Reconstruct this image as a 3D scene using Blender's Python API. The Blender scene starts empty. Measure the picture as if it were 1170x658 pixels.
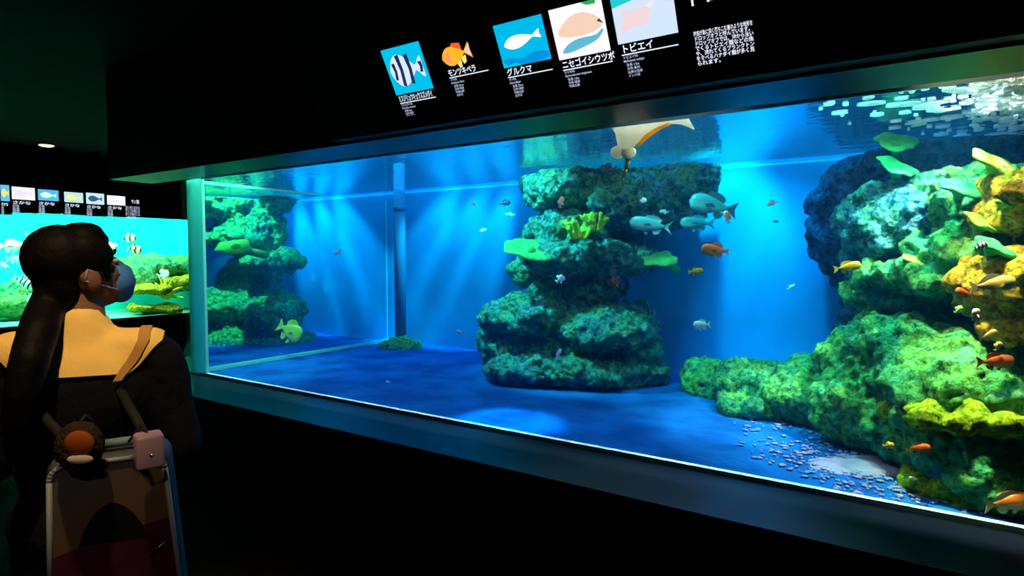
import bpy, bmesh, math, random
from mathutils import Vector, Matrix, noise
from mathutils.bvhtree import BVHTree
random.seed(7)
SC = bpy.context.scene
COL = SC.collection
R = math.radians
# ------------------------------------------------------------------ camera
EYE = 1.5; PSI = R(33.2); TH = R(3.0); FPX = 690.0
cr = Vector((math.cos(PSI), math.sin(PSI), 0))
cf = Vector((-math.sin(PSI)*math.cos(TH), math.cos(PSI)*math.cos(TH), -math.sin(TH)))
cu = Vector((-math.sin(PSI)*math.sin(TH), math.cos(PSI)*math.sin(TH), math.cos(TH)))
CAM = Vector((0, 0, EYE))
fh = Vector((-math.sin(PSI), math.cos(PSI), 0))
def ray(px, py): return cf + cr*((px-585)/FPX) + cu*((329-py)/FPX)
def atD(px, py, d): return CAM + ray(px, py)*d
def atY(px, py, Y): r = ray(px, py); return CAM + r*(Y/r.y)
def atX(px, py, X): r = ray(px, py); return CAM + r*(X/r.x)
def atZ(px, py, Z): r = ray(px, py); return CAM + r*((Z-EYE)/r.z)
def dep(p): return (Vector(p)-CAM).dot(cf)
cam = bpy.data.cameras.new('camera'); co = bpy.data.objects.new('camera', cam); COL.objects.link(co)
cam.sensor_width = 36; cam.lens = FPX/1170*36; cam.clip_start = .02
co.location = CAM; co.rotation_euler = (R(90)-TH, 0, PSI)
SC.camera = co
# ------------------------------------------------------------------ materials
MATS = {}
def nt(name):
    m = bpy.data.materials.new(name); m.use_nodes = True; n = m.node_tree.nodes; n.clear()
    return m, n, m.node_tree.links
def pm(name, col, rough=.6, spec=.3, metal=0, bump=0, bscale=20, vary=0, vscale=6, col2=None, sheen=0):
    if name in MATS: return MATS[name]
    m, n, l = nt(name)
    o = n.new('ShaderNodeOutputMaterial'); b = n.new('ShaderNodeBsdfPrincipled'); l.new(b.outputs[0], o.inputs[0])
    b.inputs['Base Color'].default_value = (*col, 1); b.inputs['Roughness'].default_value = rough
    b.inputs['Specular IOR Level'].default_value = spec; b.inputs['Metallic'].default_value = metal
    tc = n.new('ShaderNodeTexCoord')
    if col2 or vary:
        t = n.new('ShaderNodeTexNoise'); t.inputs['Scale'].default_value = vscale; t.inputs['Detail'].default_value = 5
        l.new(tc.outputs['Object'], t.inputs['Vector'])
        rp = n.new('ShaderNodeValToRGB'); l.new(t.outputs[0], rp.inputs[0])
        c2 = col2 or tuple(max(0, c*(1-vary)) for c in col)
        rp.color_ramp.elements[0].position = .38; rp.color_ramp.elements[1].position = .62
        rp.color_ramp.elements[0].color = (*c2, 1); rp.color_ramp.elements[1].color = (*col, 1)
        l.new(rp.outputs[0], b.inputs['Base Color'])
    if bump:
        t = n.new('ShaderNodeTexNoise'); t.inputs['Scale'].default_value = bscale; t.inputs['Detail'].default_value = 6
        l.new(tc.outputs['Object'], t.inputs['Vector'])
        bp = n.new('ShaderNodeBump'); bp.inputs['Strength'].default_value = bump; bp.inputs['Distance'].default_value = .02
        l.new(t.outputs[0], bp.inputs['Height']); l.new(bp.outputs[0], b.inputs['Normal'])
    MATS[name] = m; return m
def em(name, col, s):
    if name in MATS: return MATS[name]
    m, n, l = nt(name); o = n.new('ShaderNodeOutputMaterial'); e = n.new('ShaderNodeEmission'); l.new(e.outputs[0], o.inputs[0])
    e.inputs[0].default_value = (*col, 1); e.inputs[1].default_value = s; MATS[name] = m; return m
def clear(name, tint, gl, rough=.02):
    """thin clear sheet: lets everything through and mirrors a little"""
    m, n, l = nt(name); o = n.new('ShaderNodeOutputMaterial'); mx = n.new('ShaderNodeMixShader'); l.new(mx.outputs[0], o.inputs[0])
    t = n.new('ShaderNodeBsdfTransparent'); t.inputs[0].default_value = (*tint, 1)
    g = n.new('ShaderNodeBsdfGlossy'); g.inputs['Roughness'].default_value = rough
    mx.inputs[0].default_value = gl; l.new(t.outputs[0], mx.inputs[1]); l.new(g.outputs[0], mx.inputs[2])
    MATS[name] = m; return m
def lucent(name, col, f):
    """thin matter that light passes through: diffuse on both sides"""
    if name in MATS: return MATS[name]
    m, n, l = nt(name); o = n.new('ShaderNodeOutputMaterial'); mx = n.new('ShaderNodeMixShader'); l.new(mx.outputs[0], o.inputs[0])
    d = n.new('ShaderNodeBsdfDiffuse'); t = n.new('ShaderNodeBsdfTranslucent'); mx.inputs[0].default_value = f
    for q in (d, t): q.inputs[0].default_value = (*col, 1)
    l.new(d.outputs[0], mx.inputs[1]); l.new(t.outputs[0], mx.inputs[2]); MATS[name] = m; return m
def rockmat(name, cols, scale=5, bump=.8):
    """crusted reef rock: patches of algae and bare stone in the colours passed in"""
    m, n, l = nt(name)
    o = n.new('ShaderNodeOutputMaterial'); b = n.new('ShaderNodeBsdfPrincipled'); l.new(b.outputs[0], o.inputs[0])
    b.inputs['Roughness'].default_value = .95; b.inputs['Specular IOR Level'].default_value = .05
    tc = n.new('ShaderNodeTexCoord')
    t = n.new('ShaderNodeTexNoise'); t.inputs['Scale'].default_value = scale; t.inputs['Detail'].default_value = 8; t.inputs['Roughness'].default_value = .7
    l.new(tc.outputs['Object'], t.inputs['Vector'])
    rp = n.new('ShaderNodeValToRGB'); l.new(t.outputs[0], rp.inputs[0])
    k = len(cols)
    for i, c in enumerate(cols):
        p = .3+.4*i/(k-1)
        if i == 0: e = rp.color_ramp.elements[0]; e.position = p
        elif i == k-1: e = rp.color_ramp.elements[-1]; e.position = p
        else: e = rp.color_ramp.elements.new(p)
        e.color = (*c, 1)
    t2 = n.new('ShaderNodeTexNoise'); t2.inputs['Scale'].default_value = scale*7; t2.inputs['Detail'].default_value = 6; t2.inputs['Roughness'].default_value = .75
    l.new(tc.outputs['Object'], t2.inputs['Vector'])
    r2 = n.new('ShaderNodeValToRGB'); l.new(t2.outputs[0], r2.inputs[0])
    r2.color_ramp.elements[0].position = .35; r2.color_ramp.elements[0].color = (.10, .13, .16, 1); r2.color_ramp.elements[1].position = .58
    mul = n.new('ShaderNodeMixRGB'); mul.blend_type = 'MULTIPLY'; mul.inputs[0].default_value = 1
    l.new(rp.outputs[0], mul.inputs[1]); l.new(r2.outputs[0], mul.inputs[2]); l.new(mul.outputs[0], b.inputs['Base Color'])
    v = n.new('ShaderNodeTexVoronoi'); v.inputs['Scale'].default_value = scale*5; l.new(tc.outputs['Object'], v.inputs['Vector'])
    ad = n.new('ShaderNodeMath'); ad.operation = 'ADD'; l.new(v.outputs[0], ad.inputs[0]); l.new(t2.outputs[0], ad.inputs[1])
    bp = n.new('ShaderNodeBump'); bp.inputs['Strength'].default_value = bump; bp.inputs['Distance'].default_value = .06
    l.new(ad.outputs[0], bp.inputs['Height']); l.new(bp.outputs[0], b.inputs['Normal'])
    MATS[name] = m; return m
# ------------------------------------------------------------------ object helpers
def tag(o, label=None, cat=None, group=None, kind=None):
    if label: o['label'] = label
    if cat: o['category'] = cat
    if group: o['group'] = group
    if kind: o['kind'] = kind
    return o
def mobj(name, me, mats, parent=None, smooth=True):
    o = bpy.data.objects.new(name, me); COL.objects.link(o)
    for m in (mats if isinstance(mats, (list, tuple)) else [mats]): me.materials.append(m)
    if smooth:
        for p in me.polygons: p.use_smooth = True
    if parent is not None:
        o.parent = parent; o.matrix_parent_inverse = parent.matrix_world.inverted()
    return o
def bobj(name, bm, mats, parent=None, smooth=True):
    me = bpy.data.meshes.new(name); bmesh.ops.recalc_face_normals(bm, faces=bm.faces); bm.to_mesh(me); bm.free()
    return mobj(name, me, mats, parent, smooth)
def empty(name, loc, mat=None):
    o = bpy.data.objects.new(name, None); COL.objects.link(o)
    o.matrix_world = mat if mat is not None else Matrix.Translation(Vector(loc)); o.empty_display_size = .1
    bpy.context.view_layer.update(); return o
def box(bm, lo, hi, mi=0, mat=None):
    r = bmesh.ops.create_cube(bm, size=1)
    c = [(a+b)/2 for a, b in zip(lo, hi)]; s = [b-a for a, b in zip(lo, hi)]
    for v in r['verts']:
        v.co = Vector((v.co.x*s[0]+c[0], v.co.y*s[1]+c[1], v.co.z*s[2]+c[2]))
        if mat: v.co = mat @ v.co
    for f in {f for v in r['verts'] for f in v.link_faces}: f.material_index = mi
    return r['verts']
def prism(bm, pts, z0, z1):
    a = [bm.verts.new((x, y, z0)) for x, y in pts]; b = [bm.verts.new((x, y, z1)) for x, y in pts]
    n = len(pts); bm.faces.new(a[::-1]); bm.faces.new(b)
    for i in range(n): bm.faces.new((a[i], a[(i+1) % n], b[(i+1) % n], b[i]))
def struct(name, bm, m, smooth=False): return tag(bobj(name, bm, m, None, smooth), kind='structure')
def boxes(*bs):
    bm = bmesh.new()
    for lo, hi in bs: box(bm, lo, hi)
    return bm
def bevel_box(lo, hi, w, mat=None, seg=3):
    bm = bmesh.new(); box(bm, lo, hi); bmesh.ops.bevel(bm, geom=bm.edges[:], offset=w, segments=seg, affect='EDGES', profile=.5)
    if mat: bmesh.ops.transform(bm, matrix=mat, verts=bm.verts)
    return bm
def ell(bm, c, r, rot=None, sub=3):
    q = bmesh.ops.create_icosphere(bm, subdivisions=sub, radius=1)
    M = Matrix.Translation(Vector(c)) @ (rot.to_4x4() if rot is not None else Matrix()) @ Matrix.Diagonal((*r, 1))
    bmesh.ops.transform(bm, matrix=M, verts=q['verts'])
def cone(bm, a, b, ra, rb, n=16, caps=True):
    a, b = Vector(a), Vector(b); d = b-a
    q = d.to_track_quat('Z', 'Y')
    r = bmesh.ops.create_cone(bm, cap_ends=True, segments=n, radius1=ra, radius2=rb, depth=d.length)
    bmesh.ops.transform(bm, matrix=Matrix.Translation((a+b)/2) @ q.to_matrix().to_4x4(), verts=r['verts'])
    if caps: ell(bm, a, (ra,)*3, sub=2); ell(bm, b, (rb,)*3, sub=2)
def chain(bm, pts):
    for (a, ra), (b, rb) in zip(pts, pts[1:]): cone(bm, a, b, ra, rb)
def tube(bm, pts, r, n=8):
    for a, b in zip(pts, pts[1:]): cone(bm, a, b, r, r, n, True)
TEX = {}
def tex(kind, size):
    k = (kind, size)
    if k not in TEX:
        t = bpy.data.textures.new(f'{kind}_{size}', kind); t.noise_scale = size
        if kind == 'CLOUDS': t.noise_depth = 4
        TEX[k] = t
    return TEX[k]
def remesh(bm, voxel, disp=(), smooth=0):
    """fuse overlapping volumes into one skin and roughen it"""
    me = bpy.data.meshes.new('tmp'); bm.to_mesh(me); bm.free()
    o = bpy.data.objects.new('tmp', me); COL.objects.link(o)
    md = o.modifiers.new('r', 'REMESH'); md.mode = 'VOXEL'; md.voxel_size = voxel
    if smooth:
        md = o.modifiers.new('s', 'SMOOTH'); md.iterations = smooth; md.factor = .5
    for kind, size, st in disp:
        md = o.modifiers.new('d', 'DISPLACE'); md.texture = tex(kind, size); md.strength = st; md.mid_level = .5; md.texture_coords = 'GLOBAL'
    dg = bpy.context.evaluated_depsgraph_get()
    out = bpy.data.meshes.new_from_object(o.evaluated_get(dg))
    bpy.data.objects.remove(o); bpy.data.meshes.remove(me)
    return out
RZ = Matrix.Rotation(PSI, 3, 'Z')
def pblob(bm, px, py, Y, rx, ry, rd, sub=3):
    p = atY(px, py, Y); s = dep(p)/FPX
    ell(bm, p, (rx*s, rd, ry*s), RZ, sub)
def rock(name, blobs, mat, label, cat='rock', group=None, voxel=.022, disp=None):
    bm = bmesh.new()
    for b in blobs: pblob(bm, *b)
    me = remesh(bm, voxel, disp or (('CLOUDS', .4, .15), ('VORONOI', .2, -.06), ('CLOUDS', .10, .09), ('CLOUDS', .045, .045), ('VORONOI', .03, -.015)))
    for v in me.vertices:
        zt = SURF-.025
        if v.co.z > zt-.05: v.co.z = zt-.05+.05*(1-math.exp(-(v.co.z-zt+.05)/.05))*.98
        v.co.z = max(v.co.z, LED-.006); v.co.y = min(v.co.y, BY-.006); v.co.x = min(v.co.x, XR-.02)
        if v.co.y < PY+.10: v.co.y = PY+.10
        if v.co.x < XL-.01:
            q = (Vector((v.co.x, v.co.y))-AW0).dot(AWN)
            if q < .07: v.co.x += AWN.x*(.07-q); v.co.y += AWN.y*(.07-q)
    ctr = sum((v.co for v in me.vertices), Vector())/max(1, len(me.vertices))
    base = Vector((ctr.x, ctr.y, min(v.co.z for v in me.vertices)))
    me.transform(Matrix.Translation(-base))
    o = mobj(name, me, mat); o.location = base
    return tag(o, label, cat, group)
# ------------------------------------------------------------------ dimensions
LED = EYE-.868; TOPZ = EYE+.558; SURF = EYE+.635; CEIL = 2.86
PY = 2.40; FY = 2.02; HY = 2.10; XL = -4.46; XR = 1.3; BY = 4.5
black = pm('black_paint', (.008, .008, .009), .7, .12)
navy = pm('dark_lacquer', (.006, .010, .018), .34, .09)
# ------------------------------------------------------------------ room
struct('floor', boxes(((-9.4, -3.2, -.1), (3.2, 8.2, 0))), pm('dark_carpet', (.022, .017, .011), .95, .03, bump=.3, bscale=80, vary=.4, vscale=30))
struct('ceiling', boxes(((-11.2, -3.2, CEIL), (3.2, 8.2, CEIL+.1))), pm('ceiling_paint', (.012, .015, .015), .9, .05, vary=.2))
struct('wall_rear', boxes(((-9.4, -3.2, 0), (3.2, -3.1, CEIL))), black)
struct('wall_right', boxes(((3.1, -3.1, 0), (3.2, 2.0, CEIL))), black)
struct('wall_far', boxes(((-9.2, 8.0, 0), (3.2, 8.1, CEIL))), black)
T2X = -9.2; T2Y0, T2Y1 = .9, 5.6
struct('wall_left', boxes(((T2X-.1, -3.1, 0), (T2X, T2Y0, CEIL)), ((T2X-.1, T2Y1, 0), (T2X, 8, CEIL)),
       ((T2X-.1, T2Y0, 0), (T2X, T2Y1, LED)), ((T2X-.1, T2Y0, TOPZ), (T2X, T2Y1, CEIL))), black)
# main exhibit: plinth, ledge, header
bm = bmesh.new()
prism(bm, [(3.1, FY+.06), (3.1, PY+.06), (XL-.3, PY+.06), (XL-.3, FY+.06)], 0, LED-.06)
prism(bm, [(XL-.3, PY+.06), (XL, PY+.06), (XL+.2, BY+.1), (-8.3, BY+.1)], 0, LED-.06)
struct('wall_plinth', bm, black)
bm = bmesh.new()
prism(bm, [(3.1, FY), (3.1, PY+.02), (XL+.01, PY+.02), (XL-.4, PY+.42), (XL-.75, PY+.42), (XL-.42, FY)], LED-.06, LED)
struct('trim_ledge', bm, navy)
struct('wall_header', boxes(((XL-.42, HY, TOPZ), (3.1, PY, CEIL)), ), navy)
# sloping fascia that carries the signs
ST = R(29.5); SY0, SZ0 = 1.985, EYE+.585
sdir = Vector((0, -math.sin(ST), math.cos(ST))); snor = Vector((0, -math.cos(ST), -math.sin(ST)))
bm = bmesh.new()
prof = [(HY, TOPZ+.012), (SY0, SZ0-.03), (SY0+sdir.y*.62, SZ0+sdir.z*.62), (SY0+sdir.y*.62, CEIL), (HY, CEIL)]
a = [bm.verts.new((-2.35, y, z)) for y, z in prof]; b = [bm.verts.new((3.1, y, z)) for y, z in prof]
bm.faces.new(a); bm.faces.new(b[::-1])
for i in range(len(prof)): bm.faces.new((a[i], a[(i+1) % 5], b[(i+1) % 5], b[i]))
struct('trim_fascia', bm, black)
# ------------------------------------------------------------------ main tank shell
blue = pm('blue_wall', (.012, .42, .76), .85, .1, vary=.25, vscale=1.4, bump=.25, bscale=3)
struct('wall_tank', boxes(((-8.24, BY, 0), (XR+.1, BY+.1, SURF+.03)), ((XR, PY+.05, 0), (XR+.1, BY, SURF+.03))), blue)
struct('wall_upper', boxes(((-8.24, BY, SURF+.03), (XR+.1, BY+.1, CEIL)), ((XR, PY+.05, SURF+.03), (XR+.1, BY, CEIL))), pm('dimmed_wall', (.006, .05, .085), .8, .1))  # upper wall coloured dark so the lamplit band stays dim
bm = bmesh.new()
p0, p1 = Vector((XL+.02, PY+.06)), Vector((-8.22, BY)); nrm = Vector((p1.y-p0.y, -(p1.x-p0.x))).normalized()*.05
prism(bm, [tuple(p0), tuple(p1), tuple(p1+nrm), tuple(p0+nrm)], LED-.06, CEIL)
struct('wall_reflection_box', bm, pm('reflection_box_wall', (.03, .10, .2), .8, .1))  # added wall closing the chamber built for the end pane's reflection
sand = pm('tank_bed', (.01, .17, .58), .85, .06, col2=(.005, .09, .36), vscale=3.5, bump=.5, bscale=25)
bm = bmesh.new(); prism(bm, [(XL+.05, PY+.05), (XR, PY+.05), (XR, BY), (-8.2, BY)], LED-.06, LED-.004)
struct('floor_tank', bm, sand)
pane = clear('acrylic', (.93, .985, 1.0), .025)
struct('window_1', boxes(((XL, PY, LED), (XR, PY+.035, TOPZ+.02))), pane)
PX1 = XL+.2
struct('window_2', boxes(((XL+.03, PY+.06, LED), (XL+.05, BY-.01, TOPZ))), clear('partition_pane', (.80, .96, .97), .05))
fr = lucent('frosted_edge', (.42, .98, .84), .6)
struct('trim_corner', boxes(((XL, PY+.036, LED), (PX1, PY+.056, TOPZ))), fr)
struct('trim_partition', boxes(((XL+.02, PY+.07, LED), (XL+.07, BY-.02, LED+.025)), ((XL+.02, PY+.07, TOPZ-.018), (XL+.07, BY-.9, TOPZ)), ((XL+.025, BY-.06, LED), (XL+.031, BY-.05, TOPZ))), fr)
struct('trim_edge_glow', boxes(((PX1-.1, PY+.037, LED-.004), (XR, PY+.062, LED+.014)), ((PX1, PY+.037, TOPZ-.004), (XR, PY+.05, TOPZ+.01))), pm('edge_glow_white', (.8, .95, .95), .5, .4))  # white strips put the bright lit pane edges into colour
# water: mirror underside with ripples, blue haze inside
m, n, l = nt('sea_water')
o = n.new('ShaderNodeOutputMaterial'); geo = n.new('ShaderNodeNewGeometry'); tc = n.new('ShaderNodeTexCoord')
sx = n.new('ShaderNodeSeparateXYZ'); l.new(geo.outputs['True Normal'], sx.inputs[0])
ab = n.new('ShaderNodeMath'); ab.operation = 'ABSOLUTE'; l.new(sx.outputs[2], ab.inputs[0])
gt = n.new('ShaderNodeMath'); gt.operation = 'GREATER_THAN'; gt.inputs[1].default_value = .8; l.new(ab.outputs[0], gt.inputs[0])
sp_ = n.new('ShaderNodeSeparateXYZ'); l.new(geo.outputs['Position'], sp_.inputs[0]); hi_ = n.new('ShaderNodeMath'); hi_.operation = 'GREATER_THAN'; hi_.inputs[1].default_value = SURF-.2; l.new(sp_.outputs[2], hi_.inputs[0])
bo_ = n.new('ShaderNodeMath'); bo_.operation = 'MULTIPLY'; l.new(gt.outputs[0], bo_.inputs[0]); l.new(hi_.outputs[0], bo_.inputs[1])
k = n.new('ShaderNodeMath'); k.operation = 'MULTIPLY'; k.inputs[1].default_value = .74; l.new(bo_.outputs[0], k.inputs[0])
mp = n.new('ShaderNodeMapping'); mp.inputs['Scale'].default_value = (.55, 1.6, 1); l.new(tc.outputs['Object'], mp.inputs[0])
t = n.new('ShaderNodeTexNoise'); t.inputs['Scale'].default_value = 7; t.inputs['Detail'].default_value = 3; l.new(mp.outputs[0], t.inputs['Vector'])
bp = n.new('ShaderNodeBump'); bp.inputs['Strength'].default_value = .14; bp.inputs['Distance'].default_value = .05; l.new(t.outputs[0], bp.inputs['Height'])
g = n.new('ShaderNodeBsdfGlossy'); g.inputs['Roughness'].default_value = .05; l.new(bp.outputs[0], g.inputs['Normal'])
tr = n.new('ShaderNodeBsdfTransparent'); mx = n.new('ShaderNodeMixShader'); l.new(k.outputs[0], mx.inputs[0]); l.new(tr.outputs[0], mx.inputs[1]); l.new(g.outputs[0], mx.inputs[2])
l.new(mx.outputs[0], o.inputs['Surface'])
vs = n.new('ShaderNodeVolumeScatter'); vs.inputs['Color'].default_value = (.02, .36, 1, 1); vs.inputs['Density'].default_value = .035; vs.inputs['Anisotropy'].default_value = .2
va = n.new('ShaderNodeVolumeAbsorption'); va.inputs['Color'].default_value = (.05, .72, 1, 1); va.inputs['Density'].default_value = .16
ad = n.new('ShaderNodeAddShader'); l.new(vs.outputs[0], ad.inputs[0]); l.new(va.outputs[0], ad.inputs[1]); l.new(ad.outputs[0], o.inputs['Volume'])
try: m.cycles.homogeneous_volume = True
except Exception: pass
bm = bmesh.new(); prism(bm, [(XL+.06, PY+.066), (XR-.005, PY+.066), (XR-.005, BY-.004), (-8.1, BY-.004)], LED-.002, SURF)
struct('water', bm, m)
AW0 = Vector((XL+.02, PY+.06)); AW1 = Vector((-8.22, BY)); AWN = Vector((AW1.y-AW0.y, AW0.x-AW1.x)).normalized()
# ------------------------------------------------------------------ rocks
ROCKC = rockmat('reef_stone', [(.06, .26, .30), (.10, .50, .46), (.10, .48, .22), (.30, .78, .66)], 4)
ROCKG = rockmat('green_reef', [(.05, .36, .30), (.10, .62, .26), (.26, .72, .12), (.20, .78, .52)], 4)
ROCKB = rockmat('blue_reef', [(.06, .26, .46), (.14, .50, .64), (.12, .56, .30), (.36, .80, .84)], 5)
ROCKY = rockmat('yellow_reef', [(.16, .52, .06), (.60, .78, .03), (.90, .85, .03), (.50, .72, .05)], 5)
ROCKO = rockmat('orange_reef', [(.70, .30, .03), (.95, .45, .04), (.90, .66, .06), (.95, .66, .30)], 6)
rock('rock_formation', [(588, 395, 3.80, 40, 52, .38), (660, 402, 3.95, 95, 46, .42), (722, 395, 4.05, 36, 50, .33), (612, 360, 3.75, 62, 22, .40),
     (690, 374, 3.85, 62, 24, .38), (660, 420, 3.8, 105, 24, .42), (662, 330, 4.05, 55, 36, .30), (600, 310, 3.95, 18, 16, .2), (650, 292, 3.8, 56, 24, .36), (702, 296, 3.95, 46, 22, .3),
     (618, 264, 3.9, 24, 16, .28), (655, 262, 3.85, 44, 26, .3), (735, 232, 4.05, 76, 36, .4), (775, 214, 4.1, 42, 34, .35), (650, 218, 3.85, 52, 26, .33), (612, 214, 3.95, 20, 20, .25),
     (690, 200, 4.0, 80, 14, .36), (700, 255, 4.15, 60, 40, .25)], ROCKC, 'tall layered reef rock with overhanging ledges in the middle of the tank', 'rock', voxel=.014)
rock('rock_formation', [(262, 232, 3.75, 40, 24, .35), (318, 215, 4.0, 18, 30, .3), (270, 272, 3.8, 46, 14, .4), (310, 300, 3.9, 34, 14, .35), (285, 258, 3.9, 40, 40, .3),
     (262, 350, 3.7, 42, 22, .4), (312, 356, 3.85, 36, 22, .4), (285, 330, 3.95, 36, 40, .3), (270, 392, 3.7, 45, 25, .45), (320, 398, 3.9, 40, 22, .4), (240, 415, 3.4, 24, 14, .3)], ROCKG,
     'green layered rock stack standing in for the reflection in the glass partition', 'rock', voxel=.018)  # solid rock standing in for the mirror image in the end pane
rock('boulder', [(1022, 255, 3.55, 52, 46, .35), (1060, 285, 3.5, 46, 40, .3), (1015, 300, 3.7, 40, 36, .35)], ROCKB, 'rounded blue grey crusted boulder high on the far side of the reef slope', 'rock', voxel=.0125)
rock('reef_ledge', [(1056, 318, 3.3, 58, 22, .35), (1100, 292, 3.2, 46, 36, .35), (1120, 240, 3.35, 60, 44, .35), (1090, 215, 3.5, 50, 20, .3), (1015, 338, 3.5, 26, 18, .3)], ROCKG, 'teal green reef ledge under the plate corals below the boulder', 'rock', voxel=.0125)
rock('reef_slope', [(1040, 398, 3.25, 58, 36, .4), (1010, 430, 3.3, 56, 44, .4), (1080, 436, 3.0, 66, 52, .4), (1000, 470, 3.2, 60, 44, .35), (1060, 490, 2.95, 50, 44, .3), (1130, 540, 2.75, 60, 60, .22), (1160, 464, 3.0, 60, 44, .3), (1250, 450, 3.1, 70, 60, .35), (1250, 560, 2.9, 60, 70, .25)], ROCKG, 'broad bright green algae slope rising beside the sandy bed', 'rock', voxel=.0125)
rock('reef_ridge', [(815, 440, 3.95, 34, 26, .28), (865, 440, 3.8, 50, 32, .3), (920, 450, 3.6, 56, 36, .3), (970, 460, 3.45, 50, 40, .3), (890, 462, 3.65, 70, 22, .26)], ROCKG, 'long low green mossy ridge between blue wall and sandy bed', 'rock', voxel=.0125)
rock('algae_shelf', [(1100, 475, 2.72, 66, 18, .17), (1150, 478, 2.66, 50, 20, .15), (1050, 478, 2.85, 34, 16, .16), (1080, 560, 2.72, 40, 26, .14)], ROCKY, 'yellow green algae shelf overhanging a dark hollow next to the front glass', 'rock', voxel=.013,
     disp=(('CLOUDS', .25, .1), ('VORONOI', .1, -.06), ('CLOUDS', .05, .035)))
rock('orange_rock', [(1150, 320, 2.85, 42, 40, .2), (1165, 230, 2.9, 36, 46, .2), (1160, 372, 2.85, 28, 16, .15), (1142, 345, 2.95, 32, 20, .16), (1225, 300, 3.05, 50, 70, .25)], ROCKO, 'orange and ochre encrusted rock beside the front glass', 'rock', voxel=.013,
     disp=(('CLOUDS', .25, .12), ('VORONOI', .12, -.08), ('CLOUDS', .05, .03)))
rock('back_rock', [(985, 250, 4.2, 52, 90, .3), (1010, 360, 4.15, 40, 90, .3), (1050, 200, 4.15, 70, 60, .3), (1100, 180, 4.1, 90, 60, .3), (1110, 300, 4.0, 90, 130, .3), (1230, 320, 3.9, 90, 140, .3)], rockmat('shaded_blue_stone', [(.02, .06, .14), (.04, .12, .22), (.05, .16, .26), (.1, .2, .3)], 3),
     'shadowed rock face, coloured dark blue, behind the boulder and plate corals', 'rock', voxel=.03)  # shadow on this rear rock is put into its stone colours
rock('pipe_rock', [(460, 398, 4.25, 26, 13, .2), (448, 402, 4.2, 14, 9, .14)], ROCKG, 'small mossy rock at the foot of the standpipe', 'rock', voxel=.018, disp=(('CLOUDS', .2, .1), ('CLOUDS', .06, .04)))
p = atY(458, 392, 4.3)
bm = bmesh.new(); cone(bm, (p.x, p.y, LED), (p.x, p.y, SURF+.25), .055, .055, 20, False)
cone(bm, (p.x, p.y, SURF-.2), (p.x, p.y, SURF-.15), .062, .062, 20, False)
tag(bobj('standpipe', bm, pm('pipe_grey', (.06, .22, .36), .7, .2)), 'grey blue vertical standpipe rising in the corner by the glass partition', 'pipe')
# ------------------------------------------------------------------ corals
def wavy_disc(rx, ry, th, seed, bowl=.12, n=40, rings=7):
    bm = bmesh.new(); rows = []
    for side in (1, -1):
        rs = []
        for i in range(rings+1):
            q = i/rings; row = []
            for j in range(n):
                a = 2*math.pi*j/n
                w = 1+.10*math.sin(3*a+seed)+.06*math.sin(7*a+seed*2)
                x, y = rx*q*w*math.cos(a), ry*q*w*math.sin(a)
                z = bowl*rx*q*q+.05*rx*q*q*math.sin(4*a+seed)+side*th*(.5 if i < rings else .15)
                if side < 0 and q < .5: z -= th*2.2*(1-q*2)
                row.append(bm.verts.new((x, y, z)))
            rs.append(row)
        rows.append(rs)
    for s, rs in zip((1, -1), rows):
        for i in range(rings):
            for j in range(n):
                f = (rs[i][j], rs[i+1][j], rs[i+1][(j+1) % n], rs[i][(j+1) % n])
                try: bm.faces.new(f if s > 0 else f[::-1])
                except ValueError: pass
    for j in range(n):
        bm.faces.new((rows[0][-1][j], rows[1][-1][j], rows[1][-1][(j+1) % n], rows[0][-1][(j+1) % n]))
    bmesh.ops.remove_doubles(bm, verts=bm.verts, dist=1e-5)
    return bm
PLG = pm('plate_green', (.08, .58, .14), .8, .1, col2=(.04, .36, .12), vscale=14, bump=.6, bscale=60)
PLY = pm('plate_olive', (.40, .58, .05), .8, .1, col2=(.18, .42, .06), vscale=16, bump=.6, bscale=60)
def plate(px, py, Y, wpx, label, mat, roll=0, asp=.8, stalk=.08, face=31):
    face += math.degrees(math.atan((293-py)/FPX))
    p = atY(px, py, Y); s = dep(p)/FPX; r = wpx*s/2
    M = Matrix.Translation(p) @ RZ.to_4x4() @ Matrix.Rotation(R(-roll), 4, 'Y') @ Matrix.Rotation(R(face), 4, 'X')
    e = empty('plate_coral', p, M); tag(e, label, 'coral', 'plate corals on the reef')
    d = wavy_disc(r, r*asp, .016, px*.13, .05); d.transform(M); bobj('plate', d, mat, e)
    bm = bmesh.new(); q = p+Vector((0, .02, 0))
    chain(bm, [(q+Vector((0, 0, -.012)), r*.34), (q+Vector((0, 1.0*stalk, -stalk*.25)), r*.22), (q+Vector((0, 2.2*stalk, -stalk*.5)), r*.24)])
    bobj('stalk', bm, mat, e); return e
plate(602, 286, 3.45, 54, 'bright green plate coral jutting from the open water edge of the tall rock', PLG, roll=-14, stalk=.12)
plate(755, 297, 3.7, 38, 'dull green plate coral below the silvery blue jack on the tall rock', PLG, roll=8, stalk=.14)
plate(268, 283, 3.35, 40, 'olive plate coral on the stand-in rock stack behind the partition', PLY, roll=-4, stalk=.14)
plate(1024, 163, 3.5, 46, 'green plate coral just under the foamy water surface', PLG, roll=4)
plate(1024, 191, 3.4, 46, 'narrow green plate coral above the blue grey boulder', PLG, roll=-16)
plate(1098, 215, 3.0, 48, 'broad jade plate coral half way between boulder and orange rock', PLG, roll=-8)
plate(1122, 255, 2.85, 42, 'knobbly olive plate coral below the jade one, tilted upward', PLY, roll=-24)
plate(1048, 301, 3.1, 36, 'small yellow green plate coral in shade below the boulder', PLY, roll=-22)
plate(1135, 282, 2.75, 46, 'dark green plate coral behind the tiny striped fish', PLG, roll=-20)
plate(1147, 231, 2.8, 20, 'smallest olive plate coral against the orange rock', PLY, roll=-10, stalk=.08)
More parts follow.
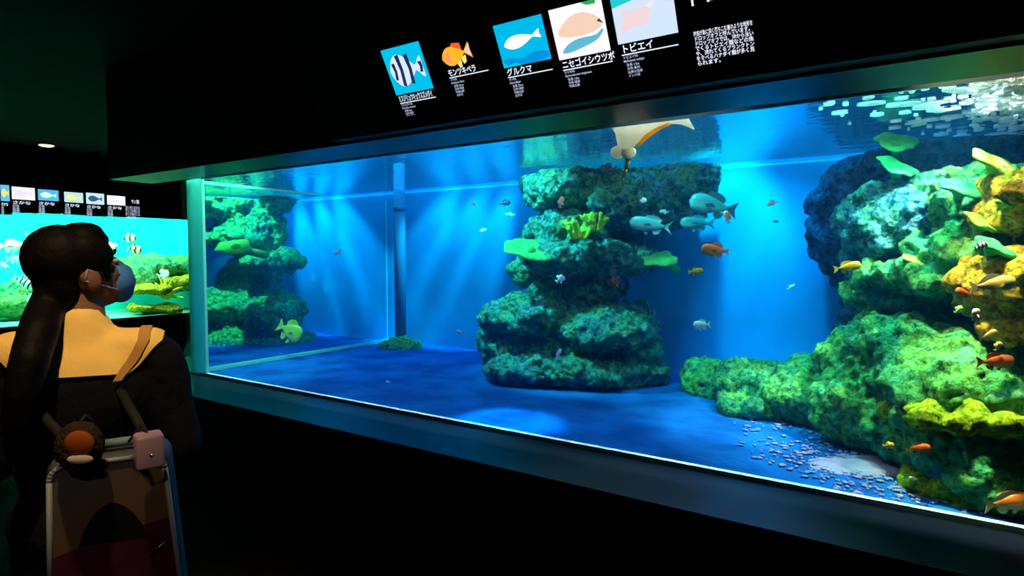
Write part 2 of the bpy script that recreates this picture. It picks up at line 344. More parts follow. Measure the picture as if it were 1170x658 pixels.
plate(1140, 190, 2.95, 66, 'long yellow green plate coral topping the orange rock', PLY, roll=-26)
def tuft(name, px, py, Y, wpx, hpx, nb, mat, label, seed):
    rnd = random.Random(seed); p = atY(px, py, Y); s = dep(p)/FPX; bm = bmesh.new()
    w, h = wpx*s/2, hpx*s
    for i in range(nb):
        a = rnd.uniform(0, 6.28); q = rnd.random()**.5
        b0 = p+Vector((math.cos(a)*w*q*.5, math.sin(a)*w*q*.4, 0))
        tip = p+Vector((math.cos(a)*w*q, math.sin(a)*w*q*.7, h*(1-.5*q*q)*rnd.uniform(.7, 1)))
        chain(bm, [(b0, w*.1), ((b0+tip)/2+Vector((0, 0, h*.1)), w*.1), (tip, w*.11)])
        for kk in range(4):
            c = tip+Vector((rnd.uniform(-1, 1), rnd.uniform(-1, 1), rnd.uniform(-.3, 1)))*w*.18
            chain(bm, [((b0+tip)/2, w*.06), (c, w*.07)])
    me = remesh(bm, w*.055, (('CLOUDS', .03, .012),))
    me.transform(Matrix.Translation(-p)); o = mobj(name, me, mat); o.location = p
    return tag(o, label, 'coral')
SOFT = pm('soft_coral', (.42, .72, .05), .8, .1, col2=(.25, .6, .06), vscale=18)
tuft('soft_coral', 660, 272, 3.5, 44, 22, 16, SOFT, 'low lime green branching coral on the middle ledge of tall rock', 3)
tuft('soft_coral', 678, 264, 3.55, 34, 26, 14, SOFT, 'taller lime green branching coral clump behind the low one', 5)
# ------------------------------------------------------------------ fish
def fmat(name, top, belly, bars=None, rough=.4, spec=.4):
    if name in MATS: return MATS[name]
    m, n, l = nt(name); o = n.new('ShaderNodeOutputMaterial'); b = n.new('ShaderNodeBsdfPrincipled'); l.new(b.outputs[0], o.inputs[0])
    b.inputs['Roughness'].default_value = rough; b.inputs['Specular IOR Level'].default_value = spec
    tc = n.new('ShaderNodeTexCoord'); s = n.new('ShaderNodeSeparateXYZ'); l.new(tc.outputs['Generated'], s.inputs[0])
    rp = n.new('ShaderNodeValToRGB'); l.new(s.outputs[2], rp.inputs[0])
    rp.color_ramp.elements[0].position = .3; rp.color_ramp.elements[0].color = (*belly, 1)
    rp.color_ramp.elements[1].position = .6; rp.color_ramp.elements[1].color = (*top, 1)
    out = rp.outputs[0]
    if bars:
        w = n.new('ShaderNodeMath'); w.operation = 'MULTIPLY'; w.inputs[1].default_value = bars[1]*6.283; l.new(s.outputs[0], w.inputs[0])
        sn = n.new('ShaderNodeMath'); sn.operation = 'SINE'; l.new(w.outputs[0], sn.inputs[0])
        g = n.new('ShaderNodeMath'); g.operation = 'GREATER_THAN'; g.inputs[1].default_value = .2; l.new(sn.outputs[0], g.inputs[0])
        mx = n.new('ShaderNodeMixRGB'); l.new(g.outputs[0], mx.inputs[0]); l.new(out, mx.inputs[1]); mx.inputs[2].default_value = (*bars[0], 1); out = mx.outputs[0]
    l.new(out, b.inputs['Base Color']); MATS[name] = m; return m
def fish_body(bm, L, H, W, n=16, m=14):
    prev = None
    for i in range(n+1):
        q = i/n
        e = (math.sin(math.pi*min(1, q**.62*.97+.015)))**.75
        tail = .20*max(0, (q-.55)/.45)
        hh = H*.5*max(e*(1-.15*q), tail)+.0005; ww = W*.5*max(e*(1-.55*q), tail*.5)+.0004
        x = L*(.5-q*.82)
        row = [bm.verts.new((x, ww*math.cos(a)*(abs(math.cos(a))**.15), hh*math.sin(a))) for a in (2*math.pi*j/m for j in range(m))]
        if prev:
            for j in range(m): bm.faces.new((prev[j], prev[(j+1) % m], row[(j+1) % m], row[j]))
        else: bm.faces.new(row)
        prev = row
    bm.faces.new(prev[::-1])
def fin(bm, pts, th=.002, y=0):
    a = [bm.verts.new((x, y+th, z)) for x, z in pts]; b = [bm.verts.new((x, y-th, z)) for x, z in pts]; n = len(pts)
    bm.faces.new(a); bm.faces.new(b[::-1])
    for i in range(n): bm.faces.new((a[i], b[i], b[(i+1) % n], a[(i+1) % n]))
def f_tail(bm, L, H, fork):
    x = -L*.30; fin(bm, [(x, H*.09), (x-L*.10, H*.26), (-L*.5, H*(.34+.16*fork)), (-L*(.5-.11*fork), 0), (-L*.5, -H*(.34+.16*fork)), (x-L*.10, -H*.26), (x, -H*.09)], L*.006)
def f_dorsal(bm, L, H): fin(bm, [(L*.22, H*.38), (L*.12, H*.62), (-L*.02, H*.66), (-L*.14, H*.60), (-L*.24, H*.40), (-L*.2, H*.2), (L*.1, H*.3)], L*.005)
def f_anal(bm, L, H): fin(bm, [(-L*.02, -H*.4), (-L*.1, -H*.62), (-L*.2, -H*.52), (-L*.25, -H*.25), (-L*.1, -H*.25)], L*.005)
def f_pelvic(bm, L, H): fin(bm, [(L*.2, -H*.40), (L*.1, -H*.68), (L*.05, -H*.60), (L*.1, -H*.35)], L*.005)
def f_pec(bm, L, W, H, s):
    if True:
        vs = [bm.verts.new(c) for c in ((L*.2, s*W*.40, -H*.02), (L*.08, s*W*.85, H*.04), (L*.0, s*W*.9, -H*.12), (L*.14, s*W*.45, -H*.16))]
        vt = [bm.verts.new(v.co+Vector((0, 0, L*.006))) for v in vs]
        bm.faces.new(vs); bm.faces.new(vt[::-1])
        for i in range(4): bm.faces.new((vs[i], vs[(i+1) % 4], vt[(i+1) % 4], vt[i]))
EYEM = pm('fish_eye', (.005, .005, .008), .15, .6); EYEW = pm('fish_iris', (.75, .7, .5), .3, .5)
def fish(px, py, Y, lpx, sgn, tilt, label, mat, hr=.38, wr=.18, fork=.6, yaw=0, finmat=None, cat='fish', name='reef_fish', group=None, T2=False):
    p = (atX(px, py, Y) if T2 else atY(px, py, Y)); L = lpx*dep(p)/FPX/max(.35, math.cos(R(yaw))); H, W = L*hr, L*wr
    nose = (cr*sgn*math.cos(R(tilt))+Vector((0, 0, 1))*math.sin(R(tilt))).normalized()
    nose = (Matrix.Rotation(R(yaw), 3, 'Z') @ nose).normalized()
    side = Vector((0, 0, 1)).cross(nose); side = side.normalized() if side.length > 1e-3 else fh
    up = nose.cross(side).normalized()
    M = Matrix((nose, side, up)).transposed().to_4x4(); M.translation = p
    fm = finmat or mat
    if lpx >= 17:
        e = empty(name, p, M); tag(e, label, cat, group)
        def part(nm, fn, mt):
            bm = bmesh.new(); fn(bm); bm.transform(M); return bobj(nm, bm, mt, e, nm == 'body')
        bd = part('body', lambda b: fish_body(b, L, H, W), mat)
        # keep the pattern in the body's own frame
        part('tail_fin', lambda b: f_tail(b, L, H, fork), fm); part('dorsal_fin', lambda b: f_dorsal(b, L, H), fm)
        part('anal_fin', lambda b: f_anal(b, L, H), fm); part('pelvic_fin', lambda b: f_pelvic(b, L, H), fm)
        for s in (1, -1):
            part('pectoral_fin', lambda b: f_pec(b, L, W, H, s), fm)
            part('eye', lambda b: (ell(b, (L*.36, s*W*.30, H*.1), (L*.03, L*.014, L*.03), sub=2)), EYEM)
        for c in e.children:            # meshes in the fish's own frame so that colour bands follow the body
            me = c.data; me.transform(M.inverted()); c.matrix_parent_inverse = Matrix(); c.matrix_basis = Matrix()
        return e
    bm = bmesh.new(); fish_body(bm, L, H, W, 10, 10); f_tail(bm, L, H, fork); f_dorsal(bm, L, H); f_anal(bm, L, H)
    o = bobj(name, bm, mat); o.matrix_world = M; return tag(o, label, cat, group)
ORG = fmat('orange_scales', (.95, .22, .03), (.95, .45, .12)); RED = fmat('red_scales', (.9, .12, .02), (.95, .35, .10)); YEL = fmat('yellow_scales', (.95, .55, .02), (.95, .7, .10))
PNK = fmat('pink_scales', (.9, .45, .35), (.95, .75, .62)); WHT = fmat('pale_scales', (.6, .8, .85), (.9, .95, .95)); SLV = fmat('silver_blue_scales', (.12, .42, .5), (.45, .75, .8))
DRK = fmat('dark_scales', (.01, .03, .07), (.05, .1, .16)); GRN = fmat('lime_scales', (.45, .95, .12), (.85, .98, .3)); STR = fmat('striped_scales', (.9, .95, .9), (.9, .95, .9), ((.02, .03, .05), 4))
JCK = fmat('jack_scales', (.05, .32, .42), (.25, .62, .66)); PCH = fmat('peach_scales', (.95, .55, .14), (.98, .72, .3)); FPK = lucent('pink_fin', (1, .45, .38), .5); GRP = fmat('grouper_scales', (.03, .28, .36), (.12, .48, .50))
fish(744, 257, 3.3, 50, -1, 8, 'silvery blue jack swimming past the upper tall rock', JCK, .34, .17, 1, name='jack_fish', cat='fish')
fish(815, 235, 3.6, 56, -1, 12, 'largest greenish fish with a dark tail beside the blue wall, above its companion', GRP, .42, .20, .5, name='jack_fish', finmat=pm('dark_fin', (.02, .1, .16)))
fish(797, 255, 3.65, 40, -1, 2, 'teal fish swimming just below the largest greenish fish', GRP, .36, .2, .7, name='jack_fish')
fish(818, 286, 2.9, 34, -1, 6, 'orange fish with pink tail in open water beside tall rock', ORG, .42, .2, .9, finmat=FPK, name='anthias')
fish(795, 310, 2.9, 18, 1, 4, 'small yellow orange fish just below the pink tailed orange one', YEL, .42, .2, .5, name='anthias')
fish(831, 248, 3.1, 15, -1, 75, 'small pinkish fish swimming nose up beside the large greenish fish', PNK, .45, .25, .5)
fish(802, 371, 3.1, 20, -1, -4, 'white fish hanging alone over the low mossy ridge', WHT, .5, .2, .7)
fish(968, 305, 2.9, 32, 1, 10, 'bright yellow fish alone in front of the dark rock face', YEL, .34, .2, .5, name='anthias')
fish(882, 232, 3.7, 14, -1, -20, 'pale grey little fish high against the blue wall', WHT, .4, .2, .5)
fish(904, 328, 3.7, 11, 1, 30, 'faint greyish little fish below the bright yellow one on blue wall', WHT, .36, .2, .5)
fish(946, 272, 3.9, 14, 1, -25, 'tiny dark fish on blue wall just above the bright yellow fish', DRK, .3, .2, .6)
fish(886, 253, 4.1, 7, 1, 0, 'speck of a dark fish under the pale grey one', DRK, .4, .25, .4)
# beside the front glass
fish(1134, 325, 2.61, 54, 1, 8, 'large peach orange fish in front of the orange rock', PCH, .34, .2, .6, finmat=lucent('peach_fin', (1, .72, .42), .55), name='anthias')
fish(1102, 335, 2.61, 22, -1, 20, 'small orange red fish just behind the tail of the large peach fish', RED, .42, .2, .6, name='anthias')
fish(1116, 362, 2.62, 20, -1, 80, 'pinkish white fish swimming nose up under the large peach fish', PNK, .5, .25, .6)
fish(1129, 383, 2.62, 23, 1, 24, 'pale orange fish rising toward the front glass above the red one', PCH, .38, .2, .5, name='anthias')
fish(1140, 396, 2.6, 12, 1, 60, 'little tan fish directly above the red fish', PCH, .6, .4, .4)
fish(1137, 413, 2.61, 44, 1, 2, 'red orange fish hovering above the yellow algae shelf', RED, .36, .2, .5, name='anthias')
fish(1095, 354, 2.7, 11, 1, 40, 'tiny lime fish below the small orange red one', GRN, .6, .3, .4)
fish(1121, 281, 2.62, 16, 1, 20, 'tiny black and white striped fish over dark plate coral', STR, .5, .2, .4)
fish(1049, 512, 2.5, 28, 1, 2, 'red orange fish in front of the hollow under the algae shelf', RED, .38, .2, .6, name='anthias')
fish(1015, 509, 2.5, 14, 1, 4, 'tiny yellow fish in front of the mossy slope foot', YEL, .5, .25, .5)
fish(1043, 547, 2.5, 10, -1, 10, 'tiny pinkish fish just above the flat bed flecks', PNK, .45, .25, .5)
fish(1153, 574, 2.5, 58, 1, 8, 'large orange fish low by the front glass, cut by the frame', ORG, .36, .22, .6, finmat=PCH, name='anthias')
# open water
fish(331, 378, 3.2, 30, 1, -30, 'lime angelfish, solid copy of its reflection, by the rock stack behind the partition', GRN, .72, .16, .3, name='angelfish')
fish(386, 288, 3.6, 10, -1, -25, 'tiny white fish before the bright light streaks behind the partition', WHT, .45, .2, .5)
fish(446, 440, 3.0, 14, -1, 50, 'pale slim fish near the tank bed close to the glass partition', WHT, .32, .2, .5)
fish(577, 232, 3.7, 13, 1, 8, 'small dark fish near the upper edge of tall rock', DRK, .5, .25, .4)
fish(583, 245, 3.7, 11, -1, 5, 'faint pale fish right below the small dark fish', WHT, .3, .2, .5)
fish(541, 233, 3.7, 7, 1, 80, 'speck of a pale fish highest before the streaked blue wall', WHT, .5, .25, .5)
fish(552, 263, 3.7, 9, 1, 10, 'tiny pale fish in open water beside the plate coral of the tall rock', WHT, .4, .2, .5)
fish(526, 380, 3.7, 10, -1, 30, 'tiny pale fish low before the streaked blue wall', WHT, .36, .2, .5)
fish(638, 405, 3.2, 14, 1, 70, 'slim white fish upright before the dark hollow at the rock base', WHT, .28, .2, .5)
fish(641, 231, 3.3, 13, 1, 75, 'small salmon fish against the top of tall rock', PNK, .45, .25, .5)
fish(640, 319, 3.3, 11, 1, 40, 'round whitish fish in shade under the middle ledge', WHT, .8, .3, .3)
fish(735, 229, 3.4, 8, 1, 0, 'tiny white fish in the dark hollow right under the ray', WHT, .7, .3, .4)
fish(759, 242, 3.5, 11, -1, 5, 'tiny blue grey fish above the tail of the silvery jack', SLV, .4, .2, .5)
fish(695, 193, 3.4, 19, -1, 0, 'dark rounded fish just under the surface beside the ray tail', DRK, .55, .25, .3)
# ------------------------------------------------------------------ eagle ray
RW = lucent('ray_belly', (.95, .93, .80), .55); RO = lucent('ray_edge_backlit', (.98, .55, .08), .55)
def ray_at(px, py, off=0): return atY(px, py, 2.53+off*.6)
e = empty('eagle_ray', ray_at(722, 170)); tag(e, 'white bellied ray with long tail banking up against the front glass', 'ray')
# disc outline traced through the belly: centre line, wings, snout
sp = [((716, 128), .0), ((722, 150), .0), ((720, 163), .01), ((716, 176), .015)]
def quadstrip(rows, th):
    bm = bmesh.new(); A = []; B = []
    for row, tt in zip(rows, th):
        A.append([bm.verts.new(p+Vector((0, -t, 0))) for p, t in zip(row, tt)]); B.append([bm.verts.new(p+Vector((0, t, 0))) for p, t in zip(row, tt)])
    n, mm = len(rows), len(rows[0])
    for i in range(n-1):
        for j in range(mm-1):
            bm.faces.new((A[i][j], A[i+1][j], A[i+1][j+1], A[i][j+1])); bm.faces.new((B[i][j], B[i][j+1], B[i+1][j+1], B[i+1][j]))
    for i in range(n-1):
        bm.faces.new((A[i][0], B[i][0], B[i+1][0], A[i+1][0])); bm.faces.new((A[i][-1], A[i+1][-1], B[i+1][-1], B[i][-1]))
    for j in range(mm-1):
        bm.faces.new((A[0][j], A[0][j+1], B[0][j+1], B[0][j])); bm.faces.new((A[-1][j], B[-1][j], B[-1][j+1], A[-1][j+1]))
    return bm
def ray_strip(tops, bots, offs, th, mat, name, k=8):
    rows = []; ths = []
    for t, b, o, h in zip(tops, bots, offs, th):
        rows.append([ray_at(t[0]+(b[0]-t[0])*j/k, t[1]+(b[1]-t[1])*j/k, o) for j in range(k+1)]); ths.append([.003+h*math.sin(math.pi*j/k) for j in range(k+1)])
    bm = quadstrip(rows, ths); bmesh.ops.subdivide_edges(bm, edges=bm.edges[:], cuts=1, use_grid_fill=True, smooth=.3)
    return bobj(name, bm, mat, e)
ray_strip([(690, 134), (700, 133), (710, 132), (722, 130), (734, 129), (748, 127), (762, 126), (776, 128), (786, 134), (792.5, 146)],
          [(698, 146), (705, 154), (707, 171), (714, 177), (727, 165), (738, 155), (750, 147), (764, 141), (778, 142), (793, 148)],
          [.02, .0, 0, 0, .0, .02, .05, .09, .13, .16], [.004, .02, .04, .05, .035, .022, .014, .010, .006, .002], RW, 'body')
ray_strip([(724, 164), (735, 153), (748, 144), (762, 138.5)], [(729, 168), (741, 157.5), (754, 148.5), (767, 142)], [.015, .025, .055, .092], [.006, .008, .006, .003], RO, 'wing_edge')  # orange is light through the thin wing, put into the colour
bm = bmesh.new()
for s in (-1, 1):
    a = ray_at(712+s*6, 174, .0); ell(bm, a, (.035, .018, .03), RZ, 2)
bobj('pelvic_fin', bm, RW, e)
bm = bmesh.new(); pts = [(716, 176), (717.5, 184), (715, 193), (712, 203), (711, 208)]; chain(bm, [(ray_at(x, y, .0+.01*i), .012-.002*i) for i, (x, y) in enumerate(pts)]); bobj('tail', bm, pm('ray_tail', (.45, .5, .15), .6), e)
# ------------------------------------------------------------------ foam and highlight flecks on the surface, pinkish flecks on the bed
rnd = random.Random(11); bm = bmesh.new()
def flake(bm, p, a, b, c, ang, sub=2): ell(bm, p, (a, b, c), Matrix.Rotation(ang, 3, 'Z'), sub)
def inpoly(x, y, P):
    c = False; j = len(P)-1
    for i in range(len(P)):
        if (P[i][1] > y) != (P[j][1] > y) and x < (P[j][0]-P[i][0])*(y-P[i][1])/(P[j][1]-P[i][1])+P[i][0]: c = not c
        j = i
    return c
FP = [(920, 118), (1170, 84), (1170, 170), (1080, 158), (960, 152)]
cnt = 0
while cnt < 120:
    x, y = rnd.uniform(915, 1170), rnd.uniform(84, 172)
    if not inpoly(x, y, FP) or (rnd.random() > .35+.65*((x-915)/255)**1.5 and y > 125): continue
    p = atZ(x, y, SURF-.004); s = dep(p)/FPX
    w = rnd.choice((2, 2, 3, 4, 6, 10))*rnd.uniform(.7, 1.3)
    if PY+.08 < p.y < 4.3: flake(bm, p, w*s*1.2, w*s*rnd.uniform(.35, .7)+.012, .004, rnd.uniform(-.15, .15), 2)
    cnt += 1
for i in range(190):      # the churned white corner
    x = 1180-abs(rnd.gauss(0, 38)); y = 84+abs(rnd.gauss(0, 34))
    p = atZ(x, min(y, 170), SURF-.004-abs(rnd.gauss(0, .02)))
    if PY+.08 < p.y < 4.2: ell(bm, p, (rnd.uniform(.008, .03), rnd.uniform(.012, .04), rnd.uniform(.004, .012)), None, 1)
tag(bobj('foam', bm, lucent('foam_highlight', (.95, .97, .97), .6)), 'white foam and lamp highlight flecks on the water surface near the orange rock', 'foam', kind='stuff')  # flecks stand for lamp highlights on the ripples as well as foam
bm = bmesh.new()
RP = [(830, 470), (960, 488), (1060, 540), (1130, 590), (1080, 590), (960, 560), (850, 520)]
cnt = 0
while cnt < 760:
    x, y = rnd.uniform(820, 1130), rnd.uniform(468, 600)
    dd = math.hypot((x-990)/90, (y-532)/34)
    if not inpoly(x, y, RP) or rnd.random() > .25+math.exp(-dd*dd): continue
    p = atZ(x, y, LED+.002); s = dep(p)/FPX; w = rnd.choice((1, 1.5, 2, 3, 4.5))*s*rnd.uniform(.7, 1.2)
    if p.y > PY+.1: flake(bm, p, w, w*rnd.uniform(.5, 1.0), .0035, rnd.uniform(-.5, .5), 1)
    cnt += 1
tag(bobj('coral_rubble', bm, pm('fleck_pink', (.62, .38, .62), .8, .1, col2=(.20, .34, .62), vscale=3)), 'pinkish flat flecks strewn over the tank bed at the slope foot', 'rubble', kind='stuff')  # flat flecks mottled from mauve pink to blue
p = atZ(985, 533, LED-.01); bm = bmesh.new(); ell(bm, p, (.26, .14, .02), RZ, 4)
rock_me = remesh(bm, .012, (('CLOUDS', .12, .025),)); tag(mobj('flat_stone', rock_me, pm('mauve_stone', (.55, .38, .55), .85, .1, vary=.3, vscale=12)), 'flat mauve stone lying among the pinkish flecks', 'stone')
# ------------------------------------------------------------------ second tank
tw = pm('aqua_wall', (.015, .85, .70), .8, .1, vary=.2, vscale=1.2)
bz = T2X-1.7
struct('wall_aquarium', boxes(((bz-.1, T2Y0-.1, 0), (bz, T2Y1+.1, CEIL)), ((bz, T2Y0-.1, 0), (T2X-.1, T2Y0, CEIL)), ((bz, T2Y1, 0), (T2X-.1, T2Y1+.1, CEIL))), tw)
struct('floor_aquarium', boxes(((bz, T2Y0, LED-.08), (T2X-.1, T2Y1, LED-.01))), pm('pale_sand', (.20, .62, .45), .9, .05, vary=.3))
struct('window_3', boxes(((T2X-.07, T2Y0, LED), (T2X-.04, T2Y1, TOPZ))), clear('aquarium_pane', (.95, 1, 1), .02))
def xblob(bm, px, py, X, rx, ry, rd):
    p = atX(px, py, X); s = dep(p)/FPX; ell(bm, p, (rx*s, rd, ry*s), RZ, 3)
def xrock(name, blobs, mat, label):
    bm = bmesh.new()
    for b in blobs: xblob(bm, *b)
    me = remesh(bm, .03, (('CLOUDS', .3, .12), ('VORONOI', .15, -.06)))
    for v in me.vertices: v.co.x = max(v.co.x, bz+.03); v.co.y = min(v.co.y, T2Y1-.03); v.co.z = max(v.co.z, LED-.012)
    ctr = sum((v.co for v in me.vertices), Vector())/len(me.vertices); base = Vector((ctr.x, ctr.y, min(v.co.z for v in me.vertices)))
    me.transform(Matrix.Translation(-base)); o = mobj(name, me, mat); o.location = base; return tag(o, label, 'rock')
G2 = rockmat('lagoon_green', [(.05, .32, .16), (.10, .50, .24), (.22, .55, .12), (.12, .55, .35)], 3)
Y2 = rockmat('lagoon_yellow', [(.25, .42, .05), (.60, .60, .03), (.80, .70, .05), (.45, .55, .05)], 5)
xrock('boulder', [(170, 305, -10.3, 40, 16, .3), (200, 312, -10.2, 34, 22, .3), (150, 320, -10.2, 30, 18, .3)], G2, 'dark green mound in the far tank behind the face mask')
xrock('boulder', [(40, 335, -10.4, 40, 18, .3), (10, 350, -10.3, 30, 14, .3)], G2, 'green mound in the far tank behind the ponytail')
xrock('algae_shelf', [(165, 331, -9.7, 28, 6, .2), (205, 322, -9.8, 22, 8, .2)], Y2, 'yellow algae bank at the middle of the far tank')
xrock('algae_shelf', [(185, 353, -9.6, 26, 6, .2), (160, 352, -9.6, 16, 5, .15)], Y2, 'low olive yellow mound on the bed of the far tank')
rnd = random.Random(4)
def xtuft(px, py, X, w, h, label):
    p = atX(px, py, X); s = dep(p)/FPX; bm = bmesh.new()
    for i in range(11):
        a = i*.57; tip = p+cr*(math.cos(a)*w*s*.5)+Vector((0, 0, abs(math.sin(a))*h*s))+fh*rnd.uniform(-.1, .1)
        chain(bm, [(p, .03), ((p+tip)/2+Vector((0, 0, .02)), .024), (tip, .012)])
    me = remesh(bm, .014); me.transform(Matrix.Translation(-p)); o = mobj('branching_coral', me, pm('lemon_coral', (.9, .75, .03), .8, .1)); o.location = p
    tag(o, label, 'coral')
xtuft(190, 340, -9.6, 44, 22, 'lemon yellow branching coral in the far tank next to the tank corner')
W2 = fmat('cream_scales', (.95, .7, .45), (.95, .92, .85)); B2 = fmat('butterfly_scales', (.9, .75, .2), (.95, .9, .7), ((.03, .05, .05), 2.2))
for a in [(12, 281, -9.8, 28, 1, 0, 'large peach fish at the frame edge of the far tank', W2, .45), (17, 296, -9.8, 20, 1, 0, 'cream fish right under the large peach one in the far tank', WHT, .4),
          (4, 303, -9.7, 14, 1, -35, 'pale fish diving at the frame edge of the far tank', WHT, .4), (26, 322, -9.7, 26, 1, -30, 'pale striped fish behind the ponytail, nose down', STR, .42),
          (34, 305, -9.9, 14, 1, 4, 'small yellow fish touching the back of the head', YEL, .35), (35, 343, -9.6, 16, 1, 80, 'white fish upright behind the ponytail', WHT, .4),
          (113, 271, -9.8, 15, -1, 20, 'dark banded yellow fish above the forehead', B2, .7), (124, 281, -9.8, 22, 1, -6, 'cream fish before the forehead in the far tank', W2, .36),
          (148, 272, -9.8, 15, 1, 0, 'upper of two yellow butterflyfish over the green mound', B2, .6), (153, 285, -9.8, 17, 1, -8, 'lower of two yellow butterflyfish over the green mound', B2, .6),
          (187, 314, -9.55, 14, 1, 20, 'round white fish over the yellow algae bank', WHT, .75), (203, 353, -9.5, 14, 1, 0, 'white fish low at the corner of the far tank', WHT, .6),
          (31, 268, -9.9, 8, -1, 50, 'tiny grey fish high in the far tank behind the head', SLV, .4), (38, 276, -9.9, 9, 1, 20, 'tiny white fish high in the far tank beside the head', WHT, .6)]:
    fish(*a[:8], a[8], .2, .5, T2=True)
# ------------------------------------------------------------------ signs
WT = em('sign_white', (.80, .86, 1), 1.15); DIM = em('sign_grey', (.60, .70, .95), .8)
def glow(c, s=1.0): return em('print_%02d%02d%02d_%d' % (c[0]*99, c[1]*99, c[2]*99, s*10), c, s)
SBASE = Vector((0, SY0, SZ0))
def suv(px, py):
    r = ray(px, py); t = (SBASE-CAM).dot(snor)/r.dot(snor); q = CAM+r*t-SBASE
    return q.x, q.dot(sdir)
class Frame:
    def __init__(s, o, x, y): s.o, s.x, s.y = Vector(o), Vector(x).normalized(), Vector(y).normalized(); s.n = s.x.cross(s.y)
    def P(s, u, v, w=0): return s.o+s.x*u+s.y*v+s.n*w
    def mat(s, u, v, w):
        M = Matrix((s.x, s.y, s.n)).transposed().to_4x4(); M.translation = s.P(u, v, w); return M
def slab(F, u0, v0, u1, v1, w0, w1):
    bm = bmesh.new(); box(bm, (u0, v0, w0), (u1, v1, w1), 0, F.mat(0, 0, 0)); return bm
def chaikin(P):
    Q = []
    for a, b in zip(P, P[1:]+P[:1]): Q += [(a[0]*.75+b[0]*.25, a[1]*.75+b[1]*.25), (a[0]*.25+b[0]*.75, a[1]*.25+b[1]*.75)]
    return Q
def poly(bm, F, pts, w, mi):
    if len(pts) > 6 and mi > 0: pts = chaikin(chaikin(pts))
    f = bm.faces.new([bm.verts.new(F.P(u, v, w)) for u, v in pts]); f.material_index = mi
def text_bm(F, lines, u, v, size, width=None, lead=1.25, w=.004, parent=None, name='lettering', mat=None):
    cu_ = bpy.data.curves.new('t', 'FONT'); cu_.body = '\n'.join(lines); cu_.size = size; cu_.space_line = lead; cu_.offset = size*.012; cu_.resolution_u = 2
    o = bpy.data.objects.new('t', cu_); COL.objects.link(o); dg = bpy.context.evaluated_depsgraph_get()
    me = bpy.data.meshes.new_from_object(o.evaluated_get(dg)); bpy.data.objects.remove(o); bpy.data.curves.remove(cu_)
    xs = [q.co.x for q in me.vertices]
    if width and xs: me.transform(Matrix.Diagonal((width/max(1e-4, max(xs)), 1, 1, 1)))
    me.transform(F.mat(u, v, w)); me.materials.clear()
    return mobj(name, me, mat or WT, parent, False)
SF = Frame(SBASE, (1, 0, 0), sdir)
def fish_outline(cx, cy, L, H, ang=0, fork=.5):
    pts = []
    for i in range(13): q = i/12; pts.append((-.5+q*.78, .5*H/L*math.sin(math.pi*min(1, q**.75*.95+.02))))
    pts += [(.5, .42*H/L), (.5-.1*fork, 0), (.5, -.42*H/L)]
    for i in range(12, -1, -1): q = i/12; pts.append((-.5+q*.78, -.5*H/L*math.sin(math.pi*min(1, q**.75*.95+.02))))
    c, s = math.cos(ang), math.sin(ang)
    return [(cx+L*(x*c-y*s), cy+L*(x*s+y*c)) for x, y in pts]
def sign(label, bl, tr, title, tw, latin, rows, art, plain=False):
    u0, v0 = suv(*bl); u1, v1 = suv(*tr); v1 = max(v1, v0+.05)
    e = empty('species_sign', SF.P(u0, -.01, .01)); tag(e, label, 'sign', 'species signs over the main tank')
    pw = max(u1-u0, .2)
    bobj('backing', slab(SF, u0-.012, -.02, u0+pw+.014, max(v1+.02, .34), .001, .012), pm('sign_black', (.008, .008, .01), .35, .3), e, False)
    bm = bmesh.new(); mats = art(bm, u0, v0, u1, v1); 
    bobj('picture', bm, mats, e, False)
    ty = v0-.029
    ttl = text_bm(SF, [title], u0+.006, ty, .03, tw, w=.0135, parent=e, name='title')
    bm = slab(SF, u0+.006, ty-.0085, u0+pw-.005, ty-.0055, .0125, .0135); bobj('rule', bm, WT, ttl, False)
    text_bm(SF, latin, u0+.008, ty-.0195, .0105, None, 1.1, .0135, e, 'subtitle', DIM)
    text_bm(SF, rows, u0+.016, ty-.0445, .0105, None, 1.15, .0135, e, 'caption', DIM)
    return e
def art_dam(bm, u0, v0, u1, v1):
    poly(bm, SF, [(u0, v0), (u1, v0), (u1, v1), (u0, v1)], .0128, 0); cx, cy, L = (u0+u1)/2, (v0+v1)/2, (u1-u0)*.86; H = L*.72
    f = fish_outline(cx, cy, L, H, 0, 0.2); poly(bm, SF, f, .0136, 1)
    for x, k, h in ((-.36, .05, .25), (-.18, .06, .47), (.08, .06, .44), (.42, .05, .16)):
        a = cx+x*L; poly(bm, SF, [(a-k*L, cy-h*H), (a+k*L*.6, cy-h*H*1.1), (a+k*L*1.3, cy), (a+k*L, cy+h*H*1.05), (a-k*L, cy+h*H), (a-k*L*.3, cy)], .0142, 2)
    return [glow((0, .55, .85)), glow((.75, .85, 1)), glow((.01, .03, .12))]
